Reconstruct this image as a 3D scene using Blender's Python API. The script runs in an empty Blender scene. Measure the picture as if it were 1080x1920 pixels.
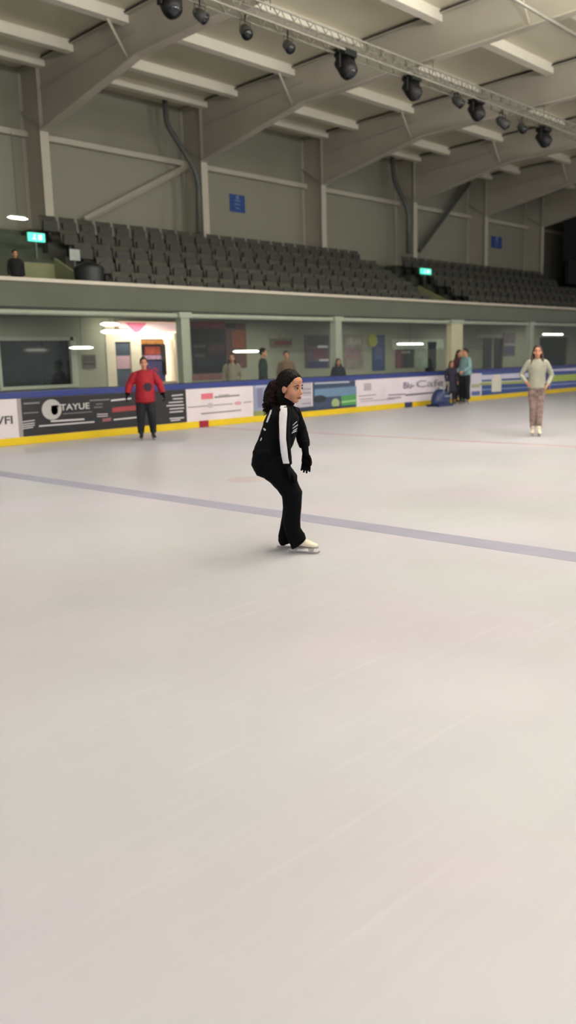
import bpy, bmesh, math, random
from mathutils import Vector, Matrix, noise
from mathutils.bvhtree import BVHTree
random.seed(7)
SC = bpy.context.scene
COL = SC.collection
PI = math.pi
V = Vector

# ------------------------------------------------------------------ camera maths
F = 1605.65
R = Matrix(((0.68956448, 0.14410129, -0.70974337), (-0.72377031, 0.10242434, -0.6823971), (-0.02563931, 0.98424797, 0.17492442)))
EYE = V((0, 0, 1.55))

def at(px, py, axis, val):
    """the place on the plane axis = val that shows at photo pixel px, py"""
    d = R @ V((px - 540, -(py - 960), -F))
    t = (val - EYE[axis]) / d[axis]
    return EYE + d * t

# ------------------------------------------------------------------ materials
def lin(c):
    return tuple(((x / 255) / 12.92 if x / 255 <= 0.04045 else ((x / 255 + 0.055) / 1.055) ** 2.4) for x in c) + (1,)

MATS = {}
def mat(name, rgb, rough=0.6, var=0.06, scale=3.0, metal=0.0, bump=0.0, bscale=None, emit=None, spec=0.5, stretch=None):
    if name in MATS: return MATS[name]
    m = bpy.data.materials.new(name); m.use_nodes = True
    nt = m.node_tree; N = nt.nodes; L = nt.links
    b = N['Principled BSDF']
    b.inputs['Roughness'].default_value = rough; b.inputs['Metallic'].default_value = metal
    b.inputs['Specular IOR Level'].default_value = spec
    tc = N.new('ShaderNodeTexCoord'); mp = N.new('ShaderNodeMapping'); L.new(tc.outputs['Object'], mp.inputs['Vector'])
    if stretch: mp.inputs['Scale'].default_value = stretch
    n = N.new('ShaderNodeTexNoise'); n.inputs['Scale'].default_value = scale; n.inputs['Detail'].default_value = 3
    L.new(mp.outputs['Vector'], n.inputs['Vector'])
    r = N.new('ShaderNodeValToRGB'); c = lin(rgb)
    r.color_ramp.elements[0].position = .3; r.color_ramp.elements[1].position = .7
    r.color_ramp.elements[0].color = tuple(x * (1 - var) for x in c[:3]) + (1,)
    r.color_ramp.elements[1].color = tuple(min(1, x * (1 + var)) for x in c[:3]) + (1,)
    L.new(n.outputs['Fac'], r.inputs['Fac']); L.new(r.outputs['Color'], b.inputs['Base Color'])
    if bump:
        n2 = N.new('ShaderNodeTexNoise'); n2.inputs['Scale'].default_value = bscale or scale * 4; n2.inputs['Detail'].default_value = 2
        L.new(mp.outputs['Vector'], n2.inputs['Vector'])
        bp_ = N.new('ShaderNodeBump'); bp_.inputs['Strength'].default_value = bump; bp_.inputs['Distance'].default_value = .02
        L.new(n2.outputs['Fac'], bp_.inputs['Height']); L.new(bp_.outputs['Normal'], b.inputs['Normal'])
    if emit:
        b.inputs['Emission Color'].default_value = lin(emit[0]); b.inputs['Emission Strength'].default_value = emit[1]
    MATS[name] = m
    return m

def ice_material():
    m = bpy.data.materials.new('ice'); m.use_nodes = True
    nt = m.node_tree; N = nt.nodes; L = nt.links; b = N['Principled BSDF']
    tc = N.new('ShaderNodeTexCoord')
    n = N.new('ShaderNodeTexNoise'); n.inputs['Scale'].default_value = .35; n.inputs['Detail'].default_value = 5; n.inputs['Roughness'].default_value = .6
    L.new(tc.outputs['Object'], n.inputs['Vector'])
    r = N.new('ShaderNodeValToRGB'); r.color_ramp.elements[0].position = .3; r.color_ramp.elements[1].position = .72
    r.color_ramp.elements[0].color = lin((188, 186, 196)); r.color_ramp.elements[1].color = lin((203, 201, 213))
    L.new(n.outputs['Fac'], r.inputs['Fac'])
    # slow drift between a greenish and a pinkish white
    nd = N.new('ShaderNodeTexNoise'); nd.inputs['Scale'].default_value = .55; nd.inputs['Detail'].default_value = 3
    L.new(tc.outputs['Object'], nd.inputs['Vector'])
    rd = N.new('ShaderNodeValToRGB'); rd.color_ramp.elements[0].position = .38; rd.color_ramp.elements[1].position = .62
    rd.color_ramp.elements[0].color = (.955, 1.0, .985, 1); rd.color_ramp.elements[1].color = (1.0, .975, 1.0, 1)
    L.new(nd.outputs['Fac'], rd.inputs['Fac'])
    md = N.new('ShaderNodeMix'); md.data_type = 'RGBA'; md.blend_type = 'MULTIPLY'; md.inputs[0].default_value = 1
    L.new(r.outputs['Color'], md.inputs[6]); L.new(rd.outputs['Color'], md.inputs[7])
    # fine skate scratches: stretched noises
    last = md.outputs[2]
    for k, (rot, sc, amt) in enumerate(((.5, (.6, 26, 1), .10), (-.35, (.5, 34, 1), .05), (1.2, (.4, 20, 1), .04))):
        mp = N.new('ShaderNodeMapping'); mp.inputs['Rotation'].default_value = (0, 0, rot); mp.inputs['Scale'].default_value = sc
        L.new(tc.outputs['Object'], mp.inputs['Vector'])
        s = N.new('ShaderNodeTexNoise'); s.inputs['Scale'].default_value = 1.3; s.inputs['Detail'].default_value = 3; s.inputs['Distortion'].default_value = .4
        L.new(mp.outputs['Vector'], s.inputs['Vector'])
        q = N.new('ShaderNodeValToRGB'); q.color_ramp.elements[0].position = .60; q.color_ramp.elements[1].position = .72
        q.color_ramp.elements[0].color = (0, 0, 0, 1); q.color_ramp.elements[1].color = (amt, amt, amt, 1)
        L.new(s.outputs['Fac'], q.inputs['Fac'])
        mx = N.new('ShaderNodeMix'); mx.data_type = 'RGBA'
        L.new(q.outputs['Color'], mx.inputs[0]); L.new(last, mx.inputs[6]); mx.inputs[7].default_value = lin((244, 244, 242))
        last = mx.outputs[2]
    L.new(last, b.inputs['Base Color'])
    rr = N.new('ShaderNodeMapRange'); rr.inputs['To Min'].default_value = .30; rr.inputs['To Max'].default_value = .48
    L.new(n.outputs['Fac'], rr.inputs['Value']); L.new(rr.outputs['Result'], b.inputs['Roughness'])
    b.inputs['Specular IOR Level'].default_value = .42
    n2 = N.new('ShaderNodeTexNoise'); n2.inputs['Scale'].default_value = 5; n2.inputs['Detail'].default_value = 4
    L.new(tc.outputs['Object'], n2.inputs['Vector'])
    bu = N.new('ShaderNodeBump'); bu.inputs['Strength'].default_value = .10; bu.inputs['Distance'].default_value = .01
    L.new(n2.outputs['Fac'], bu.inputs['Height']); L.new(bu.outputs['Normal'], b.inputs['Normal'])
    return m

def glass_material():
    m = bpy.data.materials.new('shield_glass'); m.use_nodes = True
    nt = m.node_tree; N = nt.nodes; L = nt.links
    N.remove(N['Principled BSDF']); out = N['Material Output']
    t = N.new('ShaderNodeBsdfTransparent'); t.inputs['Color'].default_value = (.93, .95, .93, 1)
    g = N.new('ShaderNodeBsdfGlossy'); g.inputs['Roughness'].default_value = .03; g.inputs['Color'].default_value = (.8, .85, .82, 1)
    lw = N.new('ShaderNodeLayerWeight'); lw.inputs['Blend'].default_value = .35
    f = N.new('ShaderNodeMapRange'); f.inputs['To Min'].default_value = .012; f.inputs['To Max'].default_value = .055
    L.new(lw.outputs['Facing'], f.inputs['Value'])
    mx = N.new('ShaderNodeMixShader'); L.new(f.outputs['Result'], mx.inputs['Fac'])
    L.new(t.outputs['BSDF'], mx.inputs[1]); L.new(g.outputs['BSDF'], mx.inputs[2]); L.new(mx.outputs['Shader'], out.inputs['Surface'])
    return m

M_white = mat('beam_paint', (186, 180, 164), .55, .04, 1.2)
M_web = mat('web_paint', (170, 165, 150), .6, .05, 1.0)
M_purlin = mat('purlin_paint', (228, 223, 206), .5, .03, 2)
M_clad = mat('wall_cladding', (143, 142, 126), .65, .05, .35, stretch=(1, 1, .3))
M_roof = mat('roof_sheet', (204, 198, 174), .7, .05, .3)
M_gap = mat('joint_shadow', (38, 34, 28), .9)
M_conc = mat('painted_concrete', (90, 92, 79), .75, .10, .8, bump=.15)
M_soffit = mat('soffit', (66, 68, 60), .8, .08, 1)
M_cap = mat('parapet_cap', (196, 188, 174), .5, .04, 2)
M_pipe = mat('rail_paint', (168, 172, 158), .45, .04, 3)
M_tier = mat('tier_concrete', (62, 62, 54), .85, .12, 1.5)
M_seat = mat('seat_plastic', (82, 81, 73), .5, .10, 2.5)
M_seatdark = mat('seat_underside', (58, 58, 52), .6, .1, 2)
M_corr = mat('corridor_wall', (150, 150, 132), .7, .06, .7)
M_duct = mat('duct_metal', (84, 88, 82), .5, .08, 2)
M_black = mat('black_metal', (10, 10, 12), .5, .1, 5)
M_lens = mat('lamp_lens', (24, 26, 32), .15, .1, 5)
M_truss = mat('truss_aluminium', (150, 147, 134), .4, .05, 4, metal=.3)
M_board = mat('board_plastic', (226, 218, 220), .35, .03, 1)
M_blue = mat('blue_cap', (44, 58, 122), .35, .08, 1)
M_yellow = mat('yellow_kick', (222, 190, 14), .4, .06, 1.4)
M_red = mat('red_marker', (150, 24, 48), .45)
M_navy = mat('navy_marker', (52, 54, 92), .45)
M_blueline = mat('blue_line_paint', (158, 158, 182), .45, .06, 2)
M_redline = mat('red_line_paint', (188, 166, 172), .45, .06, 2)
M_rubber = mat('rubber_floor', (52, 54, 50), .8)
M_ice = ice_material()
M_glass = glass_material()
M_skin = mat('skin_tan', (196, 140, 110), .5, .05, 14, bump=.05)
M_lip = mat('lip', (168, 92, 84), .45)
M_hair = mat('hair_black', (16, 11, 11), .55, .3, 30, bump=.5, bscale=60, spec=.12)
M_pony = mat('hair_curls', (24, 9, 11), .6, .4, 22, bump=.7, bscale=45, spec=.12)
M_knit = mat('black_knit', (7, 8, 12), .85, .25, 12, bump=.2, bscale=30, spec=.12)
M_trouser = mat('black_trouser', (5, 6, 10), .85, .2, 8, bump=.15, bscale=18, spec=.12)
M_glove = mat('black_glove', (8, 8, 11), .8, .2, 16, spec=.12)
M_stripe = mat('white_stripe', (226, 224, 230), .7, .04, 14)
M_print = mat('white_print', (205, 206, 214), .7)
M_boot = mat('white_leather', (228, 220, 200), .35, .05, 9)
M_steel = mat('blade_steel', (190, 190, 188), .25, .05, 5, metal=.9)
M_eye = mat('eye_dark', (22, 12, 10), .25)
M_eyew = mat('eye_white', (215, 205, 198), .3)

# ------------------------------------------------------------------ mesh helpers
class MB:
    def __init__(s): s.bm = bmesh.new()
    def box(s, x0, x1, y0, y1, z0, z1, bev=0):
        r = bmesh.ops.create_cube(s.bm, size=1)
        for v in r['verts']:
            v.co = V(((x0 + x1) / 2 + v.co.x * (x1 - x0), (y0 + y1) / 2 + v.co.y * (y1 - y0), (z0 + z1) / 2 + v.co.z * (z1 - z0)))
        if bev:
            es = {e for v in r['verts'] for e in v.link_edges}
            bmesh.ops.bevel(s.bm, geom=list(es), offset=bev, segments=2, profile=.5, affect='EDGES')
        return s
    def tube(s, pts, rad, seg=12, side=None, cap=True):
        """loft of ellipses along pts; rad: number or list of numbers / (a, b) with a along side"""
        pts = [V(p) for p in pts]
        n = len(pts)
        if not isinstance(rad, (list, tuple)): rad = [rad] * n
        rings = []
        prev = None
        P, Q = [], []
        for i in range(n):
            r = rad[i]; P.append(r if isinstance(r, (list, tuple)) else (r, r))
        for i in range(n):
            t = (pts[min(i + 1, n - 1)] - pts[max(i - 1, 0)])
            t = t.normalized() if t.length > 1e-9 else V((0, 0, 1))
            if side is not None: a = V(side)
            elif prev is not None: a = prev
            else: a = V((0, 1, 0)) if abs(t.y) < .9 else V((1, 0, 0))
            a = a - t * a.dot(t)
            if a.length < 1e-6: a = t.orthogonal()
            a.normalize(); b = t.cross(a); prev = a
            rings.append([s.bm.verts.new(pts[i] + a * (math.cos(2 * PI * k / seg) * P[i][0]) + b * (math.sin(2 * PI * k / seg) * P[i][1])) for k in range(seg)])
            Q.append(t)
        for i in range(n - 1):
            for k in range(seg):
                s.bm.faces.new((rings[i][k], rings[i][(k + 1) % seg], rings[i + 1][(k + 1) % seg], rings[i + 1][k]))
        if cap:
            for ring, t, p, pr in ((rings[0], -Q[0], pts[0], P[0]), (rings[-1], Q[-1], pts[-1], P[-1])):
                c = s.bm.verts.new(p + t * min(pr) * .45)
                order = ring if ring is rings[-1] else ring[::-1]
                for k in range(seg): s.bm.faces.new((order[k], order[(k + 1) % seg], c))
        return s
    def ell(s, c, r, rot=None, seg=20, fn=None):
        q = bmesh.ops.create_uvsphere(s.bm, u_segments=seg, v_segments=max(8, seg * 2 // 3), radius=1)
        M = Matrix(rot).to_3x3() if rot is not None else Matrix.Identity(3)
        for v in q['verts']:
            u = V(v.co)
            k = fn(u) if fn else 1
            v.co = V(c) + M @ V((u.x * r[0] * k, u.y * r[1] * k, u.z * r[2] * k))
        return s
    def prism(s, poly, axis, a, b):
        """closed outline poly (2-D) extruded along axis from a to b"""
        def p3(p, t):
            return {0: V((t, p[0], p[1])), 1: V((p[0], t, p[1])), 2: V((p[0], p[1], t))}[axis]
        A = [s.bm.verts.new(p3(p, a)) for p in poly]; B = [s.bm.verts.new(p3(p, b)) for p in poly]
        n = len(poly)
        s.bm.faces.new(A); s.bm.faces.new(B[::-1])
        for i in range(n): s.bm.faces.new((A[i], B[i], B[(i + 1) % n], A[(i + 1) % n]))
        return s
    def xform(s, M):
        bmesh.ops.transform(s.bm, matrix=M, verts=s.bm.verts[:]); return s
    def build(s, name, m, parent=None, smooth=False, loc=None):
        bmesh.ops.recalc_face_normals(s.bm, faces=s.bm.faces[:])
        me = bpy.data.meshes.new(name); s.bm.to_mesh(me); s.bm.free()
        me.materials.append(m)
        if smooth: me.polygons.foreach_set('use_smooth', [True] * len(me.polygons))
        o = bpy.data.objects.new(name, me); COL.objects.link(o)
        if parent: o.parent = parent
        if loc: o.location = loc
        return o
    def remesh(s, name, m, parent=None, voxel=.01, smooth=3, lump=None):
        bmesh.ops.recalc_face_normals(s.bm, faces=s.bm.faces[:])
        me = bpy.data.meshes.new(name + '_src'); s.bm.to_mesh(me); s.bm.free()
        o = bpy.data.objects.new(name + '_src', me); COL.objects.link(o)
        md = o.modifiers.new('r', 'REMESH'); md.mode = 'VOXEL'; md.voxel_size = voxel
        if smooth:
            sm = o.modifiers.new('s', 'SMOOTH'); sm.factor = .5; sm.iterations = smooth
        dg = bpy.context.evaluated_depsgraph_get(); dg.update()
        new = bpy.data.meshes.new_from_object(o.evaluated_get(dg))
        bpy.data.objects.remove(o); bpy.data.meshes.remove(me)
        new.name = name
        if lump:
            amp, sc = lump
            ns = [v.normal.copy() for v in new.vertices]
            for v, nn in zip(new.vertices, ns):
                v.co += nn * (noise.noise(v.co * sc) + .5 * noise.noise(v.co * sc * 2.1)) * amp
        new.materials.clear(); new.materials.append(m)
        new.polygons.foreach_set('use_smooth', [True] * len(new.polygons))
        q = bpy.data.objects.new(name, new); COL.objects.link(q)
        if parent: q.parent = parent
        return q

def tag(o, label=None, cat=None, group=None, kind=None):
    if label: o['label'] = label
    if cat: o['category'] = cat
    if group: o['group'] = group
    if kind: o['kind'] = kind
    return o

def empty(name, loc=(0, 0, 0), rz=0):
    o = bpy.data.objects.new(name, None); COL.objects.link(o); o.location = loc; o.rotation_euler = (0, 0, rz); o.empty_display_size = .2
    return o

def copy_tree(o, parent=None):
    c = o.copy(); COL.objects.link(c)
    if parent: c.parent = parent
    for ch in list(o.children): copy_tree(ch, c)
    return c

def text(body, x, z, h, m, parent, y, width=None, shear=0, bold=.0):
    cu = bpy.data.curves.new('lettering', 'FONT'); cu.body = body; cu.size = 1; cu.shear = shear; cu.offset = bold; cu.extrude = .001
    o = bpy.data.objects.new('t', cu); COL.objects.link(o)
    dg = bpy.context.evaluated_depsgraph_get(); dg.update()
    me = bpy.data.meshes.new_from_object(o.evaluated_get(dg)); bpy.data.objects.remove(o); bpy.data.curves.remove(cu)
    xs = [v.co.x for v in me.vertices]; ys = [v.co.y for v in me.vertices]
    sx = h / (max(ys) - min(ys)); sw = (width / (max(xs) - min(xs))) if width else sx
    for v in me.vertices:
        v.co = V(((v.co.x - min(xs)) * sw, -v.co.z, (v.co.y - min(ys)) * sx))
    me.materials.clear(); me.materials.append(m)
    q = bpy.data.objects.new('lettering', me); COL.objects.link(q); q.location = (x, y, z); q.parent = parent
    return q

# ------------------------------------------------------------------ the ice, its lines, the boards
YB = 15.80
m = MB(); m.box(-14, 62, -14, YB, -.05, 0)
ice = tag(m.build('floor', M_ice), 'pale scratched ice surface filling the rink', 'ice', kind='structure')
def ice_patch(name, x0, x1, y0, y1, mm):
    q = MB(); q.box(x0, x1, y0, y1, -.004, .0015); return q.build(name, mm, ice)
ice_patch('blue_line', 6.0, 6.3, -10, YB - .01, M_blueline)
ice_patch('red_line', 13.5, 13.68, -10, YB - .01, M_redline)
# faint pink face-off spot left of the skater
sp = at(462, 899, 2, 0)
q = MB(); q.prism([(sp.x + .27 * math.cos(t * PI / 20), sp.y + .27 * math.sin(t * PI / 20)) for t in range(40)], 2, -.004, .0005); q.build('faceoff_spot', mat('faint_pink', (190, 178, 186), .45), ice, loc=(0, 0, .001))

bd = empty('dasher_board', (20, YB, 0))
tag(bd, 'long white rink dasher board with blue top rail and yellow kick strip', 'rink board', kind='thing')
bo = V((20, YB, 0))
def rel(o, par_loc):  # keep world placement of a mesh built in world space
    o.matrix_parent_inverse = Matrix.Translation(-V(par_loc)); return o
def part(mb, name, mm, par, smooth=False):
    return rel(mb.build(name, mm, par, smooth), par.location)
part(MB().box(-2, 60, YB, YB + .10, 0, .93), 'panel', M_board, bd)
part(MB().box(-2, 60, YB - .022, YB + .13, .93, 1.06, .012), 'cap_rail', M_blue, bd)
part(MB().box(-2, 60, YB - .014, YB + .12, 1.055, 1.075), 'cap_edge', mat('dark_edge', (22, 24, 40), .5), bd)
part(MB().box(-2, 60, YB - .02, YB + .02, 0.001, .155, .01), 'kick_strip', M_yellow, bd)
part(MB().box(13.42, 13.72, YB - .026, YB + .01, 0.001, .16, .006), 'red_marker', M_red, bd)
x_ = at(765, 762, 1, YB).x
part(MB().box(x_ - .2, x_ + .2, YB - .026, YB + .01, 0.001, .16, .006), 'blue_marker', M_navy, bd)

# advertising banners fixed to the boards
YA = YB - .006
def bp(px, py): p = at(px, py, 1, YA); return p.x, p.z
C_ = {}
def cm(rgb, rough=.4):
    k = 'print_%d_%d_%d' % rgb
    return mat(k, rgb, rough, .05, 3)
def banner(x0, x1, rgb, label, bars=(), texts=(), discs=(), z0=.158, z1=.925):
    a = empty('advertising_banner', ((x0 + x1) / 2, YA, z0))
    tag(a, label, 'advert', 'advertising banners along the rink boards')
    part(MB().box(x0, x1, YA, YA + .004, z0, z1), 'backing', mat('banner_%d_%d_%d' % rgb, rgb, .4, .08, .9), a)
    by = {}
    for (px0, py0, px1, py1, th, c) in bars:      # a printed bar from one pixel to another, th px thick
        by.setdefault(c, []).append((px0, py0, px1, py1, th))
    for k, (c, L) in enumerate(by.items()):
        q = MB()
        for j, (px0, py0, px1, py1, th) in enumerate(L):
            A = bp(px0, py0 - th / 2); B = bp(px1, py1 - th / 2); Cc = bp(px1, py1 + th / 2); D = bp(px0, py0 + th / 2)
            zt = (A[1] + B[1]) / 2; zb = (Cc[1] + D[1]) / 2
            yy = YA - .0012 - .0003 * (j % 5) - .0012 * k
            q.prism([(A[0], max(z0, D[1])), (B[0], max(z0, Cc[1])), (B[0], min(z1, B[1])), (A[0], min(z1, A[1]))], 1, yy, YA + .001)
        part(q, 'printed_bars', cm(c), a)
    for (px, py, rx, rz, c) in discs:
        X, Z = bp(px, py); q = MB()
        q.prism([(X + rx * math.cos(t * PI / 18), Z + rz * math.sin(t * PI / 18)) for t in range(36)], 1, YA - .006, YA)
        part(q, 'printed_disc', cm(c), a)
    for (s, px, py, px1, h, c) in texts:
        X, Z = bp(px, py); X1, _ = bp(px1, py)
        t = text(s, X, Z, h, cm(c), a, YA - .009, X1 - X, bold=.015); t.matrix_parent_inverse = Matrix.Translation(-a.location)
    return a
W = (205, 200, 204); G = (120, 118, 120)
banner(6.6, 8.76, (214, 206, 210), 'white advertising banner with grey capital letters, beside the dark grey banner',
       bars=((30, 785, 38, 785, 90, (150, 142, 142)),), texts=(('VFI', -8, 797, 24, .16, (70, 64, 66)),))
banner(8.78, 13.06, (34, 34, 38), 'dark grey advertising banner with round white emblem and TAYUE lettering',
       bars=((44, 757, 74, 755, 3, G), (44, 775, 72, 773, 2, G), (42, 791, 65, 788, 1.6, W), (42, 796, 65, 793, 1.6, W), (42, 800, 65, 797, 1.6, W), (42, 804, 62, 801, 1.6, W),
             (118, 776, 172, 772, 1.6, G), (95, 790, 158, 786, 3, W), (73, 799, 177, 791, 2.6, W),
             (168, 751, 205, 749, 2, (130, 128, 126)), (180, 758, 192, 757, 2, G), (176, 764, 192, 763, 2, G), (182, 777, 202, 776, 1.6, W), (182, 781, 202, 780, 1.6, W),
             (192, 788, 208, 786, 6, (150, 92, 100)), (208, 751, 246, 747, 3, W), (210, 769, 260, 764, 9, (150, 58, 66)), (213, 787, 262, 782, 2.6, W),
             (322, 742, 343, 740, 2, W), (324, 748, 343, 747, 2, W), (316, 755, 343, 753, 2, W), (312, 761, 345, 759, 2, W), (318, 767, 345, 765, 2, W), (318, 773, 343, 771, 2, W), (318, 785, 345, 783, 2, W), (320, 789, 338, 787, 2, W)),
       discs=((97, 768, .23, .21, (176, 174, 172)), (102, 769, .08, .10, (104, 102, 102)), (103, 762, .10, .025, (92, 90, 90))),
       texts=(('TAYUE', 113, 770, 168, .13, (190, 188, 188)),))
banner(13.12, 15.22, (220, 210, 216), 'white advertising banner with pink block and thin grey lines, above red kick strip marker',
       bars=((377, 744, 399, 742, 11, (206, 110, 122)), (402, 745, 449, 741, 3, (120, 116, 114)), (410, 741, 430, 740, 1.5, (130, 126, 124)),
             (352, 764, 388, 761, 1.6, (120, 116, 116)), (400, 760, 436, 757, 1.6, (120, 116, 116)), (456, 755, 472, 753, 1.6, (120, 116, 116)), (377, 776, 452, 769, 2.4, (128, 124, 122))),
       discs=((394, 760, .09, .06, (186, 178, 180)), (446, 756, .12, .045, (206, 150, 160))))
banner(15.26, 16.80, (138, 142, 168), 'blue grey advertising banner with green foot, behind the curly ponytail',
       bars=((475, 778, 560, 770, 13, (128, 132, 84)), (482, 745, 492, 744, 40, (112, 116, 146)), (478, 722, 500, 720, 12, (168, 172, 196))))
banner(16.84, 17.48, (176, 170, 180), 'narrow white lined advertising banner just beside the front skater face',
       bars=((566, 730, 583, 729, 2, (120, 116, 130)), (566, 737, 583, 736, 2, (110, 108, 120)), (566, 745, 583, 744, 2, (206, 200, 206)), (566, 757, 583, 756, 2, (120, 116, 130)), (558, 770, 590, 766, 10, (46, 52, 72))))
banner(17.52, 19.36, (52, 66, 92), 'navy advertising banner with light blue centre and green box',
       bars=((590, 719, 655, 716, 3, (170, 176, 190)), (590, 738, 668, 732, 16, (98, 126, 156)), (640, 753, 668, 750, 22, (70, 138, 78)), (640, 754, 667, 751, 3, (150, 190, 130)), (588, 770, 668, 762, 8, (40, 56, 84))),
       discs=((599, 748, .28, .10, (34, 40, 52)), (629, 756, .17, .13, (150, 168, 120))))
banner(19.42, 24.9, (220, 210, 220), 'long white advertising banner with grey lettering ending behind the blue skating aid',
       bars=((682, 726, 696, 725, 14, (176, 164, 176)), (672, 743, 705, 740, 1.6, (120, 112, 122)), (674, 749, 700, 747, 1.6, (130, 122, 132)), (676, 753, 740, 748, 1.5, (150, 142, 152)),
             (728, 741, 760, 739, 2, (116, 110, 124)), (726, 747, 752, 745, 2, (120, 114, 128)), (760, 741, 812, 736, 2.6, (86, 82, 104))),
       texts=(('Blu-', 756, 729, 776, .20, (112, 104, 124)), ('Cafe', 780, 727, 832, .22, (150, 144, 160))))
banner(24.94, 26.2, (206, 200, 214), 'white end panel banner between the group of three and the striped banner',
       bars=((884, 724, 900, 723, 7, (160, 168, 130)), (884, 738, 900, 737, 8, (84, 98, 150))))
banner(26.24, 31.2, (44, 72, 134), 'blue banner striped white and yellow green with a pale figure on it',
       bars=((898, 693, 1010, 689, 1.4, (150, 180, 214)), (900, 708, 1010, 702, 9, (196, 196, 216)), (900, 720, 1010, 715, 5, (150, 160, 96)), (900, 717, 1010, 711.5, 1.2, (226, 226, 210)), (900, 731, 1010, 725, 1.2, (160, 176, 210)), (922, 722, 940, 721, 26, (208, 206, 192)), (926, 708, 937, 707, 10, (214, 206, 196))))
banner(31.24, 37, (58, 78, 150), 'blue banner with a broad lime green band, farthest along the boards',
       bars=((1035, 692, 1095, 690, 8, (200, 196, 222)), (1030, 710, 1100, 706, 12, (164, 184, 84)), (1020, 722, 1100, 717, 1.4, (170, 176, 222))))

# walkway floor behind the boards
tag(MB().box(-2, 60, YB + .14, 20.0, -.05, 0).build('floor_walkway', M_rubber), 'dark rubber walkway floor behind the rink boards', 'floor', kind='structure')

# protective glass panes on the boards
for i in range(14):
    x0 = 7.0 + 2.4 * i
    g = MB().box(x0 + .006, x0 + 2.394, YB + .045, YB + .057, 1.07, 3.15).build('glass_pane', M_glass)
    tag(g, 'clear rink shield pane, %s pane from the near end of the boards' % ['first', 'second', 'third', 'fourth', 'fifth', 'sixth', 'seventh', 'eighth', 'ninth', 'tenth', 'eleventh', 'twelfth', 'thirteenth', 'fourteenth'][i], 'glass pane', 'rink shield glass panes')

# ------------------------------------------------------------------ balcony edge, posts, rail
YF = 17.3
fa = MB().box(-2, 60, YF, YF + .15, 2.84, 3.40).build('trim_1', M_conc)
tag(fa, 'grey concrete balcony fascia running above the walkway', 'balcony front', kind='structure')
tag(MB().box(-2, 60, YF - .03, YF + .18, 3.37, 3.455, .01).build('trim_2', M_cap), 'pale capping strip along the balcony parapet', 'parapet cap', kind='structure')
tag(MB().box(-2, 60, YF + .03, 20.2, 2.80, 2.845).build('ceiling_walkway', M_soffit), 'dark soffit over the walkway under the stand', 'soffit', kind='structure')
tag(MB().tube([(-2, YF - .0, 2.715), (60, YF - .0, 2.715)], .065, 14).build('horizontal_pipe', M_pipe, smooth=True), 'long pale round pipe under the balcony fascia', 'pipe')
ordn = ['first', 'second', 'third', 'fourth', 'fifth', 'sixth', 'seventh', 'eighth', 'ninth', 'tenth']
for i, x in enumerate((8.3, 14.3, 20.3, 26.85, 32.35)):
    p = empty('support_post', (x, YF, 0))
    tag(p, 'pale square steel post under the balcony, %s from the near end' % ordn[i], 'post', 'posts carrying the balcony')
    w = .14 if i != 3 else .36
    mm = M_pipe if i != 3 else mat('cream_column', (214, 204, 172), .5, .04, 2)
    part(MB().box(x - w, x + w, YF - .12, YF + .10, 0, 2.80, .01), 'shaft', mm, p)
    part(MB().box(x - w - .06, x + w + .06, YF - .15, YF + .13, 2.66, 2.80), 'head_plate', M_pipe, p)
    part(MB().box(x - w - .06, x + w + .06, YF - .16, YF + .14, 0, .02), 'base_plate', M_duct, p)

# ------------------------------------------------------------------ corridor back wall, openings
YW = 20.0
def wall_with_holes(name, x0, x1, z0, z1, holes, mm, y=YW, th=.2):
    xs = sorted({x0, x1, *[h[0] for h in holes], *[h[1] for h in holes]}); q = MB()
    for a, b in zip(xs, xs[1:]):
        hs = [h for h in holes if h[0] <= a + 1e-6 and h[1] >= b - 1e-6]
        if not hs: q.box(a, b, y, y + th, z0, z1)
        else:
            h = hs[0]
            if h[2] > z0 + .001: q.box(a, b, y, y + th, z0, h[2])
            if h[3] < z1 - .001: q.box(a, b, y, y + th, h[3], z1)
    return q.build(name, mm)
holes = [(10.66, 12.74, 1.05, 2.22), (13.80, 16.45, 0, 2.72), (34.2, 35.0, 0, 2.25), (38.4, 41.4, .9, 2.3), (28.9, 29.7, 0, 2.2)]
tag(wall_with_holes('wall_walkway', -2, 60, 0, 2.81, holes, M_corr), 'grey green back wall of the walkway below the stand', 'wall', kind='structure')
# window 1 : dark shop window with pale frame
w1 = empty('window_1', (11.7, YW, 1.05)); tag(w1, 'wide dark window with pale frame in the walkway wall', 'window', kind='structure')
fr = MB(); fr.box(10.62, 12.78, YW - .03, YW + .05, 2.20, 2.29); fr.box(10.60, 10.68, YW - .03, YW + .05, 1.0, 2.28); fr.box(12.68, 12.86, YW - .03, YW + .05, 1.0, 2.29); fr.box(10.6, 12.86, YW - .05, YW + .05, .98, 1.06)
part(fr, 'frame', M_pipe, w1)
part(MB().box(10.68, 12.7, YW + .1, YW + .112, 1.06, 2.2), 'pane', mat('dark_pane', (26, 34, 36), .12, .2, 1.5), w1)
# kiosk room
kx0, kx1 = 13.80, 16.45
kz = 2.72
M_kwall = mat('kiosk_wall', (226, 210, 190), .6, .04, 1)
k = MB(); k.box(kx0 - .1, kx0, YW + .2, YW + 3, 0, kz + .1); k.box(kx1, kx1 + .1, YW + .2, YW + 3, 0, kz + .1); k.box(kx0 - .1, kx1 + .1, YW + 2.9, YW + 3, 0, kz + .1); k.box(kx0 - .1, kx1 + .1, YW + .2, YW + 3, kz, kz + .1); k.box(kx0 - .1, kx1 + .1, YW + .2, YW + 3, -.05, 0)
tag(k.build('wall_kiosk', M_kwall), 'brightly lit cream side room opening off the walkway', 'room', kind='structure')
hs = empty('header_sign', (15.2, YW + .1, 2.46)); tag(hs, 'pale pink header sign with deep pink wedge above the bright kiosk', 'sign')
part(MB().box(14.35, kx1 - .03, YW + .10, YW + .13, 2.42, 2.70), 'panel', mat('pale_pink', (240, 204, 200), .5, .05, 1.5, emit=((246, 206, 200), .5)), hs)
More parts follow.
